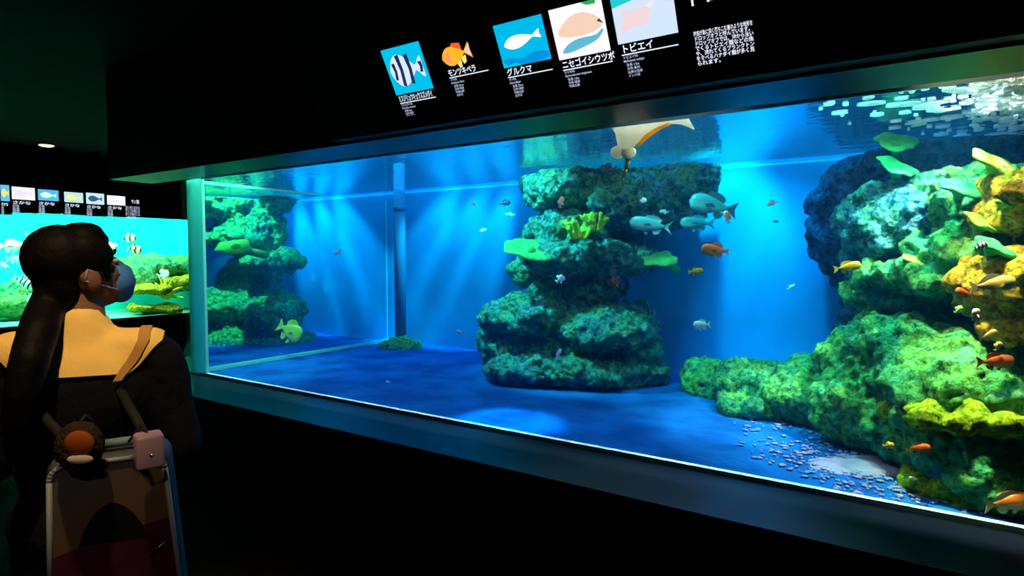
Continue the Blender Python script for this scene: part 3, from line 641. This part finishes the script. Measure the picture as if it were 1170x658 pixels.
def art_wrasse(bm, u0, v0, u1, v1):
    cx, cy, L = (u0+u1)/2, (v0+v1)/2, (u1-u0); H = L*.5
    poly(bm, SF, fish_outline(cx, cy, L, H, .10, .1), .0136, 0)
    poly(bm, SF, [(cx-L*.2, cy+H*.3), (cx-L*.05, cy+H*.62), (cx+L*.2, cy+H*.55), (cx+L*.22, cy+H*.2)], .0132, 1)
    poly(bm, SF, [(cx-L*.05, cy-H*.4), (cx+L*.02, cy-H*.72), (cx+L*.1, cy-H*.66), (cx+L*.12, cy-H*.3)], .0132, 2)
    poly(bm, SF, [(cx+L*.12, cy-H*.2), (cx+L*.18, cy-H*.55), (cx+L*.28, cy-H*.45), (cx+L*.3, cy-H*.1)], .0132, 2)
    poly(bm, SF, [(cx+L*.3, cy+H*.08), (cx+L*.5, cy+H*.42), (cx+L*.46, cy), (cx+L*.5, cy-H*.2)], .0142, 3)
    poly(bm, SF, [(cx-L*.48, cy-H*.12), (cx-L*.22, cy+H*.3), (cx-L*.2, cy-H*.4)], .0142, 4)
    return [glow((1, .45, .02), 1.1), glow((1, .12, .02)), glow((1, .75, .2), 1.1), glow((.9, .6, .75)), glow((1, .35, .12))]
def art_mack(bm, u0, v0, u1, v1):
    poly(bm, SF, [(u0, v0), (u1, v0), (u1, v1), (u0, v1)], .0128, 0); w, h = u1-u0, v1-v0
    poly(bm, SF, [(u0, v0), (u1-.04*w, v0), (u1, v0+.2*h), (u0+.7*w, v0+.26*h), (u0+.4*w, v0+.12*h), (u0+.2*w, v0+.22*h), (u0, v0+.16*h)], .0132, 1)
    poly(bm, SF, [(u0, v0), (u0+.4*w, v0), (u0+.28*w, v0+.08*h), (u0+.1*w, v0+.04*h), (u0, v0+.16*h)], .0135, 3)
    poly(bm, SF, fish_outline(u0+.52*w, v0+.56*h, w*.8, h*.3, .12, .6), .0136, 2)
    return [glow((0, .5, .85)), glow((.0, .3, .75)), glow((.85, .95, 1), 1.2), glow((0, .6, .75))]
def art_moray(bm, u0, v0, u1, v1):
    poly(bm, SF, [(u0, v0), (u1, v0), (u1, v1), (u0, v1)], .0128, 0); w, h = u1-u0, v1-v0
    q = lambda P: [(u0+a*w, v0+b*h) for a, b in P]
    poly(bm, SF, q([(.05, .5), (.3, .78), (.6, .85), (.88, .7), (.97, .52), (.8, .42), (.5, .38), (.2, .42)]), .0132, 1)
    poly(bm, SF, q([(.06, .12), (.25, .3), (.5, .36), (.8, .34), (.93, .46), (.95, .4), (.8, .24), (.5, .16), (.25, .1)]), .0134, 2)
    poly(bm, SF, q([(.85, .6), (.97, .53), (.9, .64)]), .0136, 3); poly(bm, SF, q([(.62, 1), (.9, 1), (.88, .92), (.72, .93)]), .0136, 4)
    return [glow((.92, .9, .98), 1.1), glow((.95, .66, .5)), glow((.12, .5, .68)), glow((.05, .04, .04)), glow((.03, .4, .1))]
def art_ray(bm, u0, v0, u1, v1):
    poly(bm, SF, [(u0, v0), (u1, v0), (u1, v1), (u0, v1)], .0128, 0); w, h = u1-u0, v1-v0
    q = lambda P: [(u0+a*w, v0+b*h) for a, b in P]
    poly(bm, SF, q([(0, .72), (.65, .86), (.7, 1), (0, 1)]), .0131, 1)
    poly(bm, SF, q([(.1, .66), (.3, .6), (.55, .62), (.72, .82), (.78, .86), (.62, .55), (.55, .35), (.62, .3), (.3, .28), (.12, .22), (.04, .12), (.1, .34), (.2, .46)]), .0134, 2)
    poly(bm, SF, q([(.55, .62), (.85, .92), (.93, .98), (.9, .9), (.62, .58)]), .0136, 3)
    return [glow((.62, .74, .95), 1.1), glow((.02, .62, .65)), glow((.92, .7, .72)), glow((.85, .85, .98))]
sign('hanging species sign with a black and white banded damselfish on turquoise', (455, 108), (480, 46), 'ミスジリュウキュウスズメダイ', .185, ['スズメダイ科', 'Dascyllus aruanus'], ['全長 8cm', '分布 琉球', '列島以南の', '西太平洋'], art_dam)
sign('species sign with a cut out yellow orange wrasse on plain black', (511, 78), (536, 44), 'モンツキベラ', .135, ['ベラ科', 'Bodianus diana'], ['全長 25cm', '分布 琉球', '列島以南', '太平洋'], art_wrasse)
sign('species sign with a pale mackerel over blue water', (578, 77), (620, 15), 'グルクマ', .11, ['サバ科', 'Rastrelliger'], ['全長 35cm', '分布 琉球', '列島以南', '太平洋'], art_mack)
sign('species sign with a pinkish moray on white ground', (641, 68), (688, -4), 'ニセゴイシウツボ', .20, ['ウツボ科', 'Gymnothorax isingteena'], ['全長 1.8m', '分布 琉球', '列島以南', '西太平洋'], art_moray)
sign('species sign with a pink ray on pale blue next to the text panel', (708, 50), (768, -25), 'トビエイ', .11, ['トビエイ科', 'Myliobatis tobijei'], ['全長 1.5m', '分布 本州', '以南の沿岸', 'インド洋'], art_ray)
u0, v0 = suv(797, 80); u1, _ = suv(862, 64)
e = empty('text_panel', SF.P(u0, 0, .01)); tag(e, 'black panel of white paragraph text at the end of the sign row', 'sign')
bobj('backing', slab(SF, u0-.03, -.02, u1+.05, .5, .001, .012), pm('sign_black', (.01,)*3), e, False)
PAR = ['海底が急に深く落ちこむ崖のような地形を', 'ドロップオフと呼んでいます。', 'ドロップオフでは、沖から泳い', 'でくるトビエイ類などの魚', 'や、流れてくるプランクトン', 'を食べるハナダイ類が多く見', 'られます。']
for i, tline in enumerate(PAR):
    a = suv(797, 38+i*5.75)
    text_bm(SF, [tline], u0+.005, a[1]-.004, .0155, (u1-u0)*(1 if i not in (1, 6) else (.95 if i == 1 else .42)), w=.0135, parent=e, name='paragraph')
a = suv(793, 5); text_bm(SF, ['ドロップオフ'], u0-.005, a[1]+.001, .055, None, w=.0135, parent=e, name='title')
# small sign strip over the second tank
SX = T2X+.012
F2 = Frame((SX, 0, 0), (0, 1, 0), (0, 0, 1))
def yz(px, py): p = atX(px, py, SX); return p.y, p.z
PIC2 = [(0, 11, 211, 229, (.1, .55, .85), (.9, .8, .1), 'small lit sign with a yellow finned fish at the frame edge over the far tank'),
        (13, 40, 213, 228, (.92, .86, 1), (.8, .75, .9), 'small lit sign with an almost white picture, second from frame edge over far tank'),
        (43, 67, 216, 229, (.08, .5, .8), (.7, .95, .8), 'small lit sign with a greenish streak over the far tank'),
        (73, 95, 219, 231, (.45, .8, .8), (.95, .85, .3), 'small lit sign with a round yellow fish over the far tank'),
        (98, 119, 220, 233, (.55, .8, .95), (.05, .1, .2), 'small lit sign with a dark striped fish over the far tank'),
        (122, 143, 223, 234, (.95, .92, 1), (.8, .85, 1), 'small lit sign with a white picture beside the little text panel')]
for x0, x1, y0, y1, bg, fg, lab in PIC2:
    a, t_ = yz(x0, y0); b, bt = yz(x1, y1+1.0)
    e = empty('species_sign', F2.P(a, bt-.2, 0)); tag(e, lab, 'sign', 'small signs over the far tank')
    bobj('backing', slab(F2, a-.02, bt-.165, b+.02, t_+.03, -.010, .004), pm('sign_black', (.01,)*3), e, False)
    bm = bmesh.new(); poly(bm, F2, [(a, bt), (b, bt), (b, t_), (a, t_)], .0055, 0)
    poly(bm, F2, fish_outline((a+b)/2, (t_+bt)/2, (b-a)*.8, (t_-bt)*.55, 0, .5), .0065, 1); bobj('picture', bm, [glow(bg, 1.1), glow(fg, 1.1)], e, False)
    text_bm(F2, ['さかな'], a, bt-.055, .045, (b-a)*.8, w=.006, parent=e, name='title', mat=WT)
    text_bm(F2, ['分布', '全長', '特徴'], a, bt-.092, .036, (b-a)*.3, .9, .006, e, 'caption', DIM)
a, t_ = yz(143, 226); b, bt = yz(161, 246)
e = empty('text_panel', F2.P(a, bt, 0)); tag(e, 'little black text panel ending the sign strip over the far tank', 'sign')
bobj('backing', slab(F2, a-.02, bt-.02, b+.03, t_+.05, -.012, .004), pm('sign_black', (.01,)*3), e, False)
text_bm(F2, ['サンゴ礁'], *yz(150, 232), .06, (b-a)*.5, w=.006, parent=e, name='title')
text_bm(F2, ['浅い海に広がる', 'サンゴの林には', '多くの魚がくら', 'しています。'], *yz(143, 238.5), .05, (b-a)*.95, .9, .006, e, 'paragraph', DIM)
# ------------------------------------------------------------------ ceiling lamp
p = atZ(53, 164, CEIL); p.z = CEIL
e = empty('ceiling_light', p); tag(e, 'small round warm downlight set in the dark ceiling', 'light')
bm = bmesh.new(); cone(bm, p+Vector((0, 0, -.022)), p+Vector((0, 0, .0)), .10, .11, 28, False); bobj('trim_ring', bm, pm('lamp_ring', (.1, .1, .1), .5), e, False)
bm = bmesh.new(); ell(bm, p+Vector((0, 0, -.022)), (.075, .075, .018), None, 3); bobj('diffuser', bm, em('lamp_glow', (1, .82, .5), 2.2), e)
# ------------------------------------------------------------------ person
PP = atD(97, 400, 1.62); PP.z = 0
vd = Vector((PP.x, PP.y, 0)).normalized()
PF = Matrix.Rotation(R(-14), 3, 'Z') @ vd; PR = Vector((PF.y, -PF.x, 0))
def L3(r, f, z): return PP+PR*r+PF*f+Vector((0, 0, z))
PM = Matrix((PR, PF, Vector((0, 0, 1)))).transposed()
person = empty('person', PP); tag(person, 'person in dark jacket with pale yellow back collar and blue-lit face mask looking up', 'person')
skin = pm('skin', (.22, .105, .07), .6, .2); hairm = pm('hair', (.003, .0026, .0026), .6, .08, bump=.15, bscale=90); cloth = pm('jacket_cloth', (.006, .006, .009), .9, .1, bump=.3, bscale=40)
HF = (Matrix.Rotation(R(-66), 3, 'Z') @ vd); HP = R(20)
hf = HF*math.cos(HP)+Vector((0, 0, 1))*math.sin(HP); hr = Vector((HF.y, -HF.x, 0)); hu = hr.cross(hf)
HM = Matrix((hr, hf, hu)).transposed(); HC = atD(90, 312, 1.62)
def H3(x, y, z): return HC+HM @ Vector((x, y, z))
def hell(bm, c, r, sub=3): ell(bm, H3(*c), r, HM, sub)
bm = bmesh.new()
hell(bm, (0, -.012, .03), (.074, .094, .088)); hell(bm, (0, .04, -.035), (.058, .056, .075)); hell(bm, (0, .066, -.088), (.026, .024, .022)); hell(bm, (0, .07, .03), (.05, .026, .026))
chain(bm, [(H3(0, .092, .008), .009), (H3(0, .110, -.028), .013)]); hell(bm, (0, .1, -.034), (.018, .012, .01))
hell(bm, (0, .09, -.062), (.022, .012, .007)); hell(bm, (0, .089, -.073), (.019, .012, .007))
for s in (-1, 1): hell(bm, (s*.074, -.008, -.012), (.011, .024, .034)); hell(bm, (s*.045, .045, -.02), (.02, .03, .03))
nb = L3(0, .0, 1.30)
chain(bm, [(H3(0, -.02, -.05), .052), (nb, .056)])
ell(bm, L3(0, 0, 1.13), (.155, .095, .16), PM); ell(bm, L3(0, 0, .95), (.125, .085, .14), PM); ell(bm, L3(0, -.01, .82), (.15, .10, .12), PM)
chain(bm, [(L3(-.15, 0, 1.235), .045), (L3(.15, 0, 1.235), .045)])
for s in (-1, 1):
    chain(bm, [(L3(s*.165, 0, 1.225), .046), (L3(s*.205, .01, .97), .036), (L3(s*.09, .235, .985), .025)])
    chain(bm, [(L3(s*.08, 0, .8), .078), (L3(s*.085, .015, .44), .052), (L3(s*.09, -.01, .08), .036)]); chain(bm, [(L3(s*.09, -.02, .05), .036), (L3(s*.1, .14, .03), .026)])
    wr = L3(s*.09, .235, .985); ell(bm, L3(s*.06, .275, .985), (.034, .045, .018), PM @ Matrix.Rotation(R(s*30), 3, 'Z'))
    for k in range(4):
        b0 = L3(s*(.075-.018*k), .30+.004*k, .985); l_ = (.04, .046, .043, .034)[k]
        b1 = b0+PM @ Vector((-s*l_*.5, l_*.6, -.004)); b2 = b1+PM @ Vector((-s*l_*.6, l_*.1, -.022))
        chain(bm, [(b0, .009), (b1, .0082), (b2, .007)])
    t0 = L3(s*.07, .262, 1.0); chain(bm, [(t0, .011), (t0+PM @ Vector((-s*.03, .01, .016)), .0095), (t0+PM @ Vector((-s*.05, .03, .014)), .008)])
mobj('body', remesh(bm, .0065, (), 2), skin, person)
for s in (-1, 1):
    bm = bmesh.new(); hell(bm, (s*.03, .084, .006), (.013, .009, .009)); bobj('eye', bm, pm('eye_white', (.7, .7, .7), .2), person)
    bm = bmesh.new(); chain(bm, [(H3(s*.012, .097, .026), .004), (H3(s*.03, .094, .031), .0045), (H3(s*.046, .082, .026), .003)]); bobj('eyebrow', bm, hairm, person)
# hair: cap, fringe, nape roll, ponytail
bm = bmesh.new()
hell(bm, (0, -.022, .050), (.088, .090, .090)); hell(bm, (0, .030, .092), (.070, .062, .038)); hell(bm, (0, .062, .068), (.058, .034, .030))
hell(bm, (0, -.062, -.012), (.070, .046, .072))
for s in (-1, 1): hell(bm, (s*.072, .02, .045), (.02, .05, .05)); chain(bm, [(H3(s*.074, .038, .03), .014), (H3(s*.074, .030, -.03), .008)])
chain(bm, [(H3(.01, -.080, -.03), .044), (atD(54, 350, 1.56), .042), (atD(44, 378, 1.47), .042), (atD(34, 412, 1.42), .040), (atD(25, 450, 1.40), .036), (atD(19, 485, 1.40), .030), (atD(16, 525, 1.42), .014)])
mobj('hair', remesh(bm, .007, (('CLOUDS', .06, .006),), 4), hairm, person)
bm = bmesh.new(); hell(bm, (0, .072, -.052), (.060, .052, .056)); hell(bm, (0, .095, -.04), (.03, .034, .03)); hell(bm, (0, .078, -.09), (.035, .03, .028))
mk = remesh(bm, .005, (), 6); mask = mobj('face_mask', mk, pm('mask_bluelit', (.07, .22, .70), .8, .1), person)  # blue light from the tank is put into the mask colour
for s in (-1, 1):
    bm = bmesh.new(); tube(bm, [H3(s*.054, .07, -.03), H3(s*.072, .03, -.012), H3(s*.082, -.012, .015), H3(s*.083, -.028, -.01)], .0022); tube(bm, [H3(s*.052, .06, -.075), H3(s*.070, .02, -.045), H3(s*.083, -.028, -.01)], .0022)
    bobj('ear_loop', bm, pm('loop_white', (.25, .28, .4), .8), mask)
# jacket
bm = bmesh.new()
ell(bm, L3(0, 0, 1.12), (.185, .125, .18), PM); ell(bm, L3(0, 0, .95), (.165, .12, .17), PM); ell(bm, L3(0, -.005, .80), (.185, .135, .14), PM)
chain(bm, [(L3(-.155, -.005, 1.235), .062), (L3(.155, -.005, 1.235), .062)]); chain(bm, [(L3(0, -.01, 1.22), .075), (L3(0, 0, 1.305), .066)])
for s in (-1, 1): chain(bm, [(L3(s*.175, 0, 1.22), .062), (L3(s*.225, .0, .96), .054), (L3(s*.11, .20, .98), .040)])
jm = remesh(bm, .010, (('CLOUDS', .12, .014), ('CLOUDS', .04, .004)), 3)
mobj('jacket', jm, cloth, person)
bt = BVHTree.FromPolygons([v.co for v in jm.vertices], [tuple(p.vertices) for p in jm.polygons])
# yellow collar laid over shoulders and upper back
def drape(r, a, off):
    ax = L3(r, -.0, 1.18); d = (-PF*math.cos(a)+Vector((0, 0, 1))*math.sin(a))
    h = bt.ray_cast(ax+d*.6, -d)
    return (h[0] if h[0] is not None else ax+d*.1)+d*off
bm = bmesh.new(); G = []; NR, NA = 30, 22
for i in range(NR+1):
    row = []
    for j in range(NA+1):
        a = R(8)+R(88)*j/NA; r = (-1+2*i/NR)*(.118+.075*min(1, j/(NA*.62)))
        row.append((drape(r, a, .012), drape(r, a, .004)))
    G.append(row)
V = [[(bm.verts.new(o_), bm.verts.new(i_)) for o_, i_ in row] for row in G]
for i in range(NR):
    for j in range(NA):
        if abs(-1+2*(i+.5)/NR) < .25 and j > 18: continue
        a, b, c, d = V[i][j], V[i+1][j], V[i+1][j+1], V[i][j+1]
        bm.faces.new((a[0], b[0], c[0], d[0])); bm.faces.new((d[1], c[1], b[1], a[1]))
for e_ in [e_ for e_ in bm.edges if e_.is_boundary]: pass
loose = [v for v in bm.verts if not v.link_faces]; bmesh.ops.delete(bm, geom=loose, context='VERTS')
bmesh.ops.smooth_vert(bm, verts=bm.verts, factor=.5, use_axis_x=True, use_axis_y=True, use_axis_z=True)
collar = bobj('collar', bm, pm('collar_cream', (.92, .62, .19), .85, .1, bump=.2, bscale=30), person)
bm = bmesh.new(); rr = []
for q in range(12):
    a = R(0)+R(88)*q/11; k_ = .118+.075*min(1, (q+.7)/7.6); rr.append((drape(k_*.70, a, .0175), drape(k_*.84, a, .0175)))
for x, y in zip(rr, rr[1:]):
    vs = [bm.verts.new(c) for c in (x[0], x[1], y[1], y[0])]; bm.faces.new(vs)
bmesh.ops.remove_doubles(bm, verts=bm.verts, dist=1e-5); bobj('collar_stripe', bm, pm('stripe_tan', (.50, .26, .08), .8), collar)
bm = bmesh.new()
for s in (-1, 1): chain(bm, [(L3(s*.085, 0, .80), .098), (L3(s*.09, .015, .44), .072), (L3(s*.092, -.01, .10), .060)])
mobj('trousers', remesh(bm, .012, (), 3), pm('trouser_cloth', (.008, .008, .012), .9, .1), person)
for s in (-1, 1):
    bm = bmesh.new(); chain(bm, [(L3(s*.09, -.035, .05), .048), (L3(s*.095, .05, .05), .046), (L3(s*.1, .15, .04), .038)]); ell(bm, L3(s*.096, .06, .018), (.05, .15, .018), PM)
    mobj('shoe', remesh(bm, .01, (), 2), pm('shoe_black', (.01, .01, .01), .6), person)
# ------------------------------------------------------------------ backpack
BD = 1.30
bc = atD(129, 600, BD); bn = (Vector((CAM.x-bc.x, CAM.y-bc.y, 0))).normalized(); bn = Matrix.Rotation(R(-8), 3, 'Z') @ bn
bx = Vector((-bn.y, bn.x, 0))
BF = Frame(bc, bx, Vector((0, 0, 1))+bx*(-.03))
bs = BD/FPX
pack = empty('backpack', BF.P(0, -.22, 0)); tag(pack, 'dark backpack with clear front window worn on the person\'s back', 'backpack')
w_, ht, hb = 64*bs, 82*bs, -.24
bm = bmesh.new(); box(bm, (-w_, hb, -.13), (w_, ht, 0))
for v in bm.verts:
    if v.co.y > 0: v.co.x *= .92
    else: v.co.x *= 1.08
bmesh.ops.bevel(bm, geom=bm.edges[:], offset=.028, segments=4, affect='EDGES', profile=.5); bm.transform(BF.mat(0, 0, 0))
bobj('shell', bm, pm('pack_grey', (.045, .05, .055), .6, .3, bump=.2, bscale=50, vary=.3), pack)
def rrect(w0, w1, y0, y1, r, n=6):
    pts = []
    for cx_, cy_, a0 in ((w1-r, y1-r, 0), (-w1+r, y1-r, 90), (-w0+r, y0+r, 180), (w0-r, y0+r, 270)):
        for i in range(n+1): a = R(a0+90*i/n); pts.append((cx_+r*math.cos(a), cy_+r*math.sin(a)))
    return pts
out = rrect(w_*1.0, w_*.86, hb+.02, ht-.012, .03); bm = bmesh.new()
tube(bm, [BF.P(u, v, .002) for u, v in out+out[:1]], .0055); bobj('window_piping', bm, pm('piping_grey', (.22, .25, .27), .45, .4), pack)
bm = bmesh.new(); poly(bm, BF, out, .0012, 0); bobj('lining', bm, pm('pack_lining', (.085, .075, .07), .7, .2, col2=(.14, .07, .035), vscale=7), pack, False)
bm = bmesh.new(); pk = [(u, v) for u, v in out if v < -.02]; us = [(-w_*.95, -.045), (w_*.95, -.02)]
poly(bm, BF, [(-w_*.95, hb+.03), (w_*.95, hb+.03), (w_*.92, .0), (w_*.3, -.012), (-w_*.3, -.028), (-w_*.93, -.05)], .0024, 0); bobj('inner_pocket', bm, pm('maroon_cloth', (.09, .012, .035), .8, .1, vary=.4, vscale=9), pack, False)
bm = bmesh.new(); poly(bm, BF, [(-.062+.124*i/20, -.035+.085*math.sin(math.pi*i/20)**.7) for i in range(21)], .0034, 0); bobj('mesh_opening', bm, pm('mesh_black', (.006, .007, .01), .4, .4), pack, False)
bm = bmesh.new(); poly(bm, BF, out, .0065, 0); bobj('front_window', bm, clear('vinyl_window', (.95, .95, .97), .05, .12), pack, False)
bm = bmesh.new(); chain(bm, [(BF.P(-.02, ht-.005, -.03), .009), (BF.P(-.012, ht+.016, -.03), .010), (BF.P(.055, ht+.018, -.03), .010), (BF.P(.064, ht-.005, -.03), .009)]); bobj('handle', bm, pm('handle_teal', (.12, .20, .22), .6), pack)
bm = bmesh.new(); chain(bm, [(BF.P(-w_*.8, -.17, .006), .004), (BF.P(-w_*.3, -.17, .006), .004)]); chain(bm, [(BF.P(w_*.55, -.075, .009), .0022), (BF.P(w_*.8, -.052, .009), .0022)]); bobj('zipper_pull', bm, pm('zip_metal', (.7, .65, .55), .25, .5, 1), pack)
for s in (-1, 1):
    bm = bmesh.new(); pts = [BF.P(s*.07, ht-.03, -.12), drape(s*.10, R(-16), .0), drape(s*.105, R(15), -.006), drape(s*.11, R(50), -.008), drape(s*.115, R(90), -.006), drape(s*.12, R(130), .0), L3(s*.13, .135, 1.05), L3(s*.16, .09, .90), BF.P(s*.1, hb+.06, -.12)]
    for a, b in zip(pts, pts[1:]): cone(bm, a, b, .011, .011, 10, True)
    bobj('shoulder_strap', bm, pm('strap_black', (.008, .008, .008), .8), pack)
# plain furry charm and little box hanging on the pack
c = atD(91, 510, BD-.06); e = empty('plush_charm', c); tag(e, 'round dark brown plush charm with orange red patch clipped on the backpack top', 'charm')
bm = bmesh.new(); ell(bm, c, (.046, .036, .052), RZ, 4); mobj('body', remesh(bm, .005, (('CLOUDS', .012, .014),)), pm('brown_fur', (.035, .022, .012), .95, .05, bump=.6, bscale=200), e)
bm = bmesh.new(); ell(bm, c-ray(91, 510)*.03+Vector((0, 0, .006)), (.030, .012, .026), RZ, 3); bobj('patch', bm, pm('plush_patch', (.30, .07, .02), .85, .1), e)
bm = bmesh.new(); ell(bm, c-ray(91, 510)*.034+Vector((0, 0, -.026)), (.026, .010, .010), RZ, 3); bobj('muzzle', bm, pm('plush_muzzle', (.6, .5, .45), .85, .1), e)
bm = bmesh.new(); tube(bm, [c+Vector((0, 0, .045)), c+Vector((0, 0, .06))+fh*.02, c+Vector((0, 0, .03))+fh*.05], .003); bobj('cord', bm, pm('strap_black', (.01,)*3), e)
c = atD(170, 513, BD-.03); e = empty('case_charm', c); tag(e, 'small pinkish box shaped case clipped on the backpack corner', 'charm')
Mb = Matrix.Translation(c) @ Matrix.Rotation(PSI+R(38), 4, 'Z')
bobj('case', bevel_box((-.026, -.026, -.036), (.026, .026, .034), .007, Mb), pm('case_pink', (.62, .36, .42), .35, .5), e)
bm = bmesh.new(); ell(bm, Mb @ Vector((-.0, -.027, -.006)), (.005, .003, .005), None, 2); bobj('stud', bm, pm('stud_gold', (.9, .75, .4), .2, .6, 1), e)
bm = bmesh.new(); tube(bm, [Mb @ Vector((0, 0, .03)), Mb @ Vector((-.01, .03, .045)), Mb @ Vector((-.03, .05, .01))], .003); bobj('cord', bm, pm('strap_black', (.01,)*3), e)
# ------------------------------------------------------------------ lights
def spot(name, loc, aim, col, pw, ang=60, blend=.5, rad=.05):
    l_ = bpy.data.lights.new(name, 'SPOT'); l_.color = col; l_.energy = pw; l_.spot_size = R(ang); l_.spot_blend = blend; l_.shadow_soft_size = rad
    o = bpy.data.objects.new(name, l_); COL.objects.link(o); o.location = loc
    o.rotation_euler = (Vector(aim)-Vector(loc)).to_track_quat('-Z', 'Y').to_euler(); return o
def area(name, loc, aim, col, pw, sx_, sy_):
    l_ = bpy.data.lights.new(name, 'AREA'); l_.color = col; l_.energy = pw; l_.shape = 'RECTANGLE'; l_.size = sx_; l_.size_y = sy_
    o = bpy.data.objects.new(name, l_); COL.objects.link(o); o.location = loc
    o.rotation_euler = (Vector(aim)-Vector(loc)).to_track_quat('-Z', 'Y').to_euler(); return o
HZ = CEIL-.08
BLU = (.0, .44, .88); CYA = (.0, .74, 1.0); TEA = (.15, 1.0, .80); WRM = (1.0, .86, .50)
for i_, (x, ax) in enumerate(((-2.6, -3.3), (-2.75, -3.75), (-3.0, -4.2))):
    spot('lamp_wall_streaks', (x, 4.18, HZ), (ax, 4.5, 1.35), CYA, 1500, 22, .7)
for i_, (x, ax) in enumerate(((-6.05, -5.7), (-5.9, -5.2), (-5.7, -4.75))):
    spot('fill_reflection_wall', (x, 4.18, HZ), (ax, 4.5, 1.4), CYA, 1700, 24, .7)  # added lamps that redraw the mirrored wall streaks
spot('lamp_wall_bay', (-1.0, 3.85, HZ), (-1.05, 4.5, 1.55), CYA, 1000, 44, .8)
spot('lamp_wall_bay', (-.75, 3.8, HZ), (-.7, 4.5, 1.0), BLU, 800, 46, .8)
area('lamp_blue_row', (-2.2, 4.1, HZ), (-2.2, 4.35, 0), BLU, 210, 4.5, .3)
area('fill_reflection_blue', (-5.9, 4.0, HZ), (-5.9, 4.2, 0), BLU, 140, 2.0, .3)  # added lamp, blue light for the reflection chamber
for x, y in ((-3.7, 2.95), (-2.5, 2.95), (-1.5, 2.85), (-.7, 2.75)): spot('fill_bed', (x, y, HZ), (x, y-.02, 0), BLU, 110, 44, .9)  # added blue fill spots that brighten the bed
area('fill_front_white', (-1.6, 2.47, HZ), (-1.6, 2.95, 1.2), (.9, .95, .8), 95, 5.0, .04)  # added fill strip that brightens the fish from the front
spot('lamp_tall_rock', (-2.6, 2.8, HZ), (-2.15, 3.8, 1.35), (.10, .95, .92), 1250, 50, .5)
spot('fill_reflection_rock', (-5.4, 3.1, HZ), (-6.1, 3.75, 1.3), (.10, .95, .88), 1300, 66, .6)  # added lamp for the rock that stands in for the reflection
spot('lamp_ridge', (-1.2, 2.9, HZ), (-.75, 3.6, .8), TEA, 520, 46, .6)
spot('lamp_slope', (-.1, 2.75, HZ), (.0, 3.2, 1.1), (.12, 1, .80), 660, 60, .6)
spot('lamp_reef_front', (-.05, 2.48, HZ), (.42, 2.85, 1.30), (1, .74, .36), 1150, 36, .7)
spot('lamp_shelf', (.0, 2.46, HZ), (.22, 2.75, .95), (.8, 1, .35), 700, 24, .7)
spot('fill_reef_fish', (.12, 2.45, HZ), (.24, 2.6, 1.2), (1, .9, .7), 420, 34, .8)  # added fill spot that brightens the fish by the glass
spot('lamp_foam', (.36, 2.98, SURF+.34), (.30, 3.05, SURF), (1, 1, .95), 1500, 64, .5)
spot('fill_ray_back', (-.85, 3.05, HZ), (-.80, 2.53, 1.98), (1, .95, .75), 1100, 40, .6)  # spot added behind the ray so its belly glows
spot('fill_corner', (-4.0, 2.7, HZ), (-4.4, 2.65, 1.2), (.3, 1, .7), 620, 64, .8)  # added fill that lights the frosted corner edge from behind
spot('lamp_pool', (-2.6, 3.0, HZ), atZ(580, 481, LED), (.0, .6, 1), 2600, 15, .6)
area('lamp_lagoon', (-10.0, 3.2, HZ), (-10.3, 3.2, 0), (.18, 1, .80), 235, 4.0, 1.0)
area('lamp_lagoon_front', (-9.5, 3.2, HZ), (-9.9, 3.2, .8), (1, .95, .6), 95, 4.0, .2)
spot('lamp_visitor', (PP.x+.8, PP.y-.45, CEIL-.05), (PP.x+.1, PP.y-.04, 1.1), (1, .68, .32), 115, 30, .7, .03)
spot('fill_hall', (.5, -.9, CEIL-.05), BF.P(0, -.08, 0), (1, .8, .6), 40, 13, .6, .03)  # unseen fill spot added to brighten the backpack
w = bpy.data.worlds.new('world'); SC.world = w; w.use_nodes = True; w.node_tree.nodes['Background'].inputs[0].default_value = (.0015, .0013, .002, 1)
# ------------------------------------------------------------------ view
SC.view_settings.view_transform = 'Standard'; SC.view_settings.look = 'None'; SC.view_settings.gamma = 1; SC.view_settings.use_curve_mapping = False
SC.view_settings.exposure = 0
cy = SC.cycles
cy.use_denoising = True
try: cy.denoiser = 'OPENIMAGEDENOISE'
except Exception: pass
cy.max_bounces = 8; cy.diffuse_bounces = 3; cy.glossy_bounces = 4; cy.transparent_max_bounces = 16; cy.volume_bounces = 1; cy.caustics_reflective = False; cy.caustics_refractive = False
cy.sample_clamp_indirect = 4
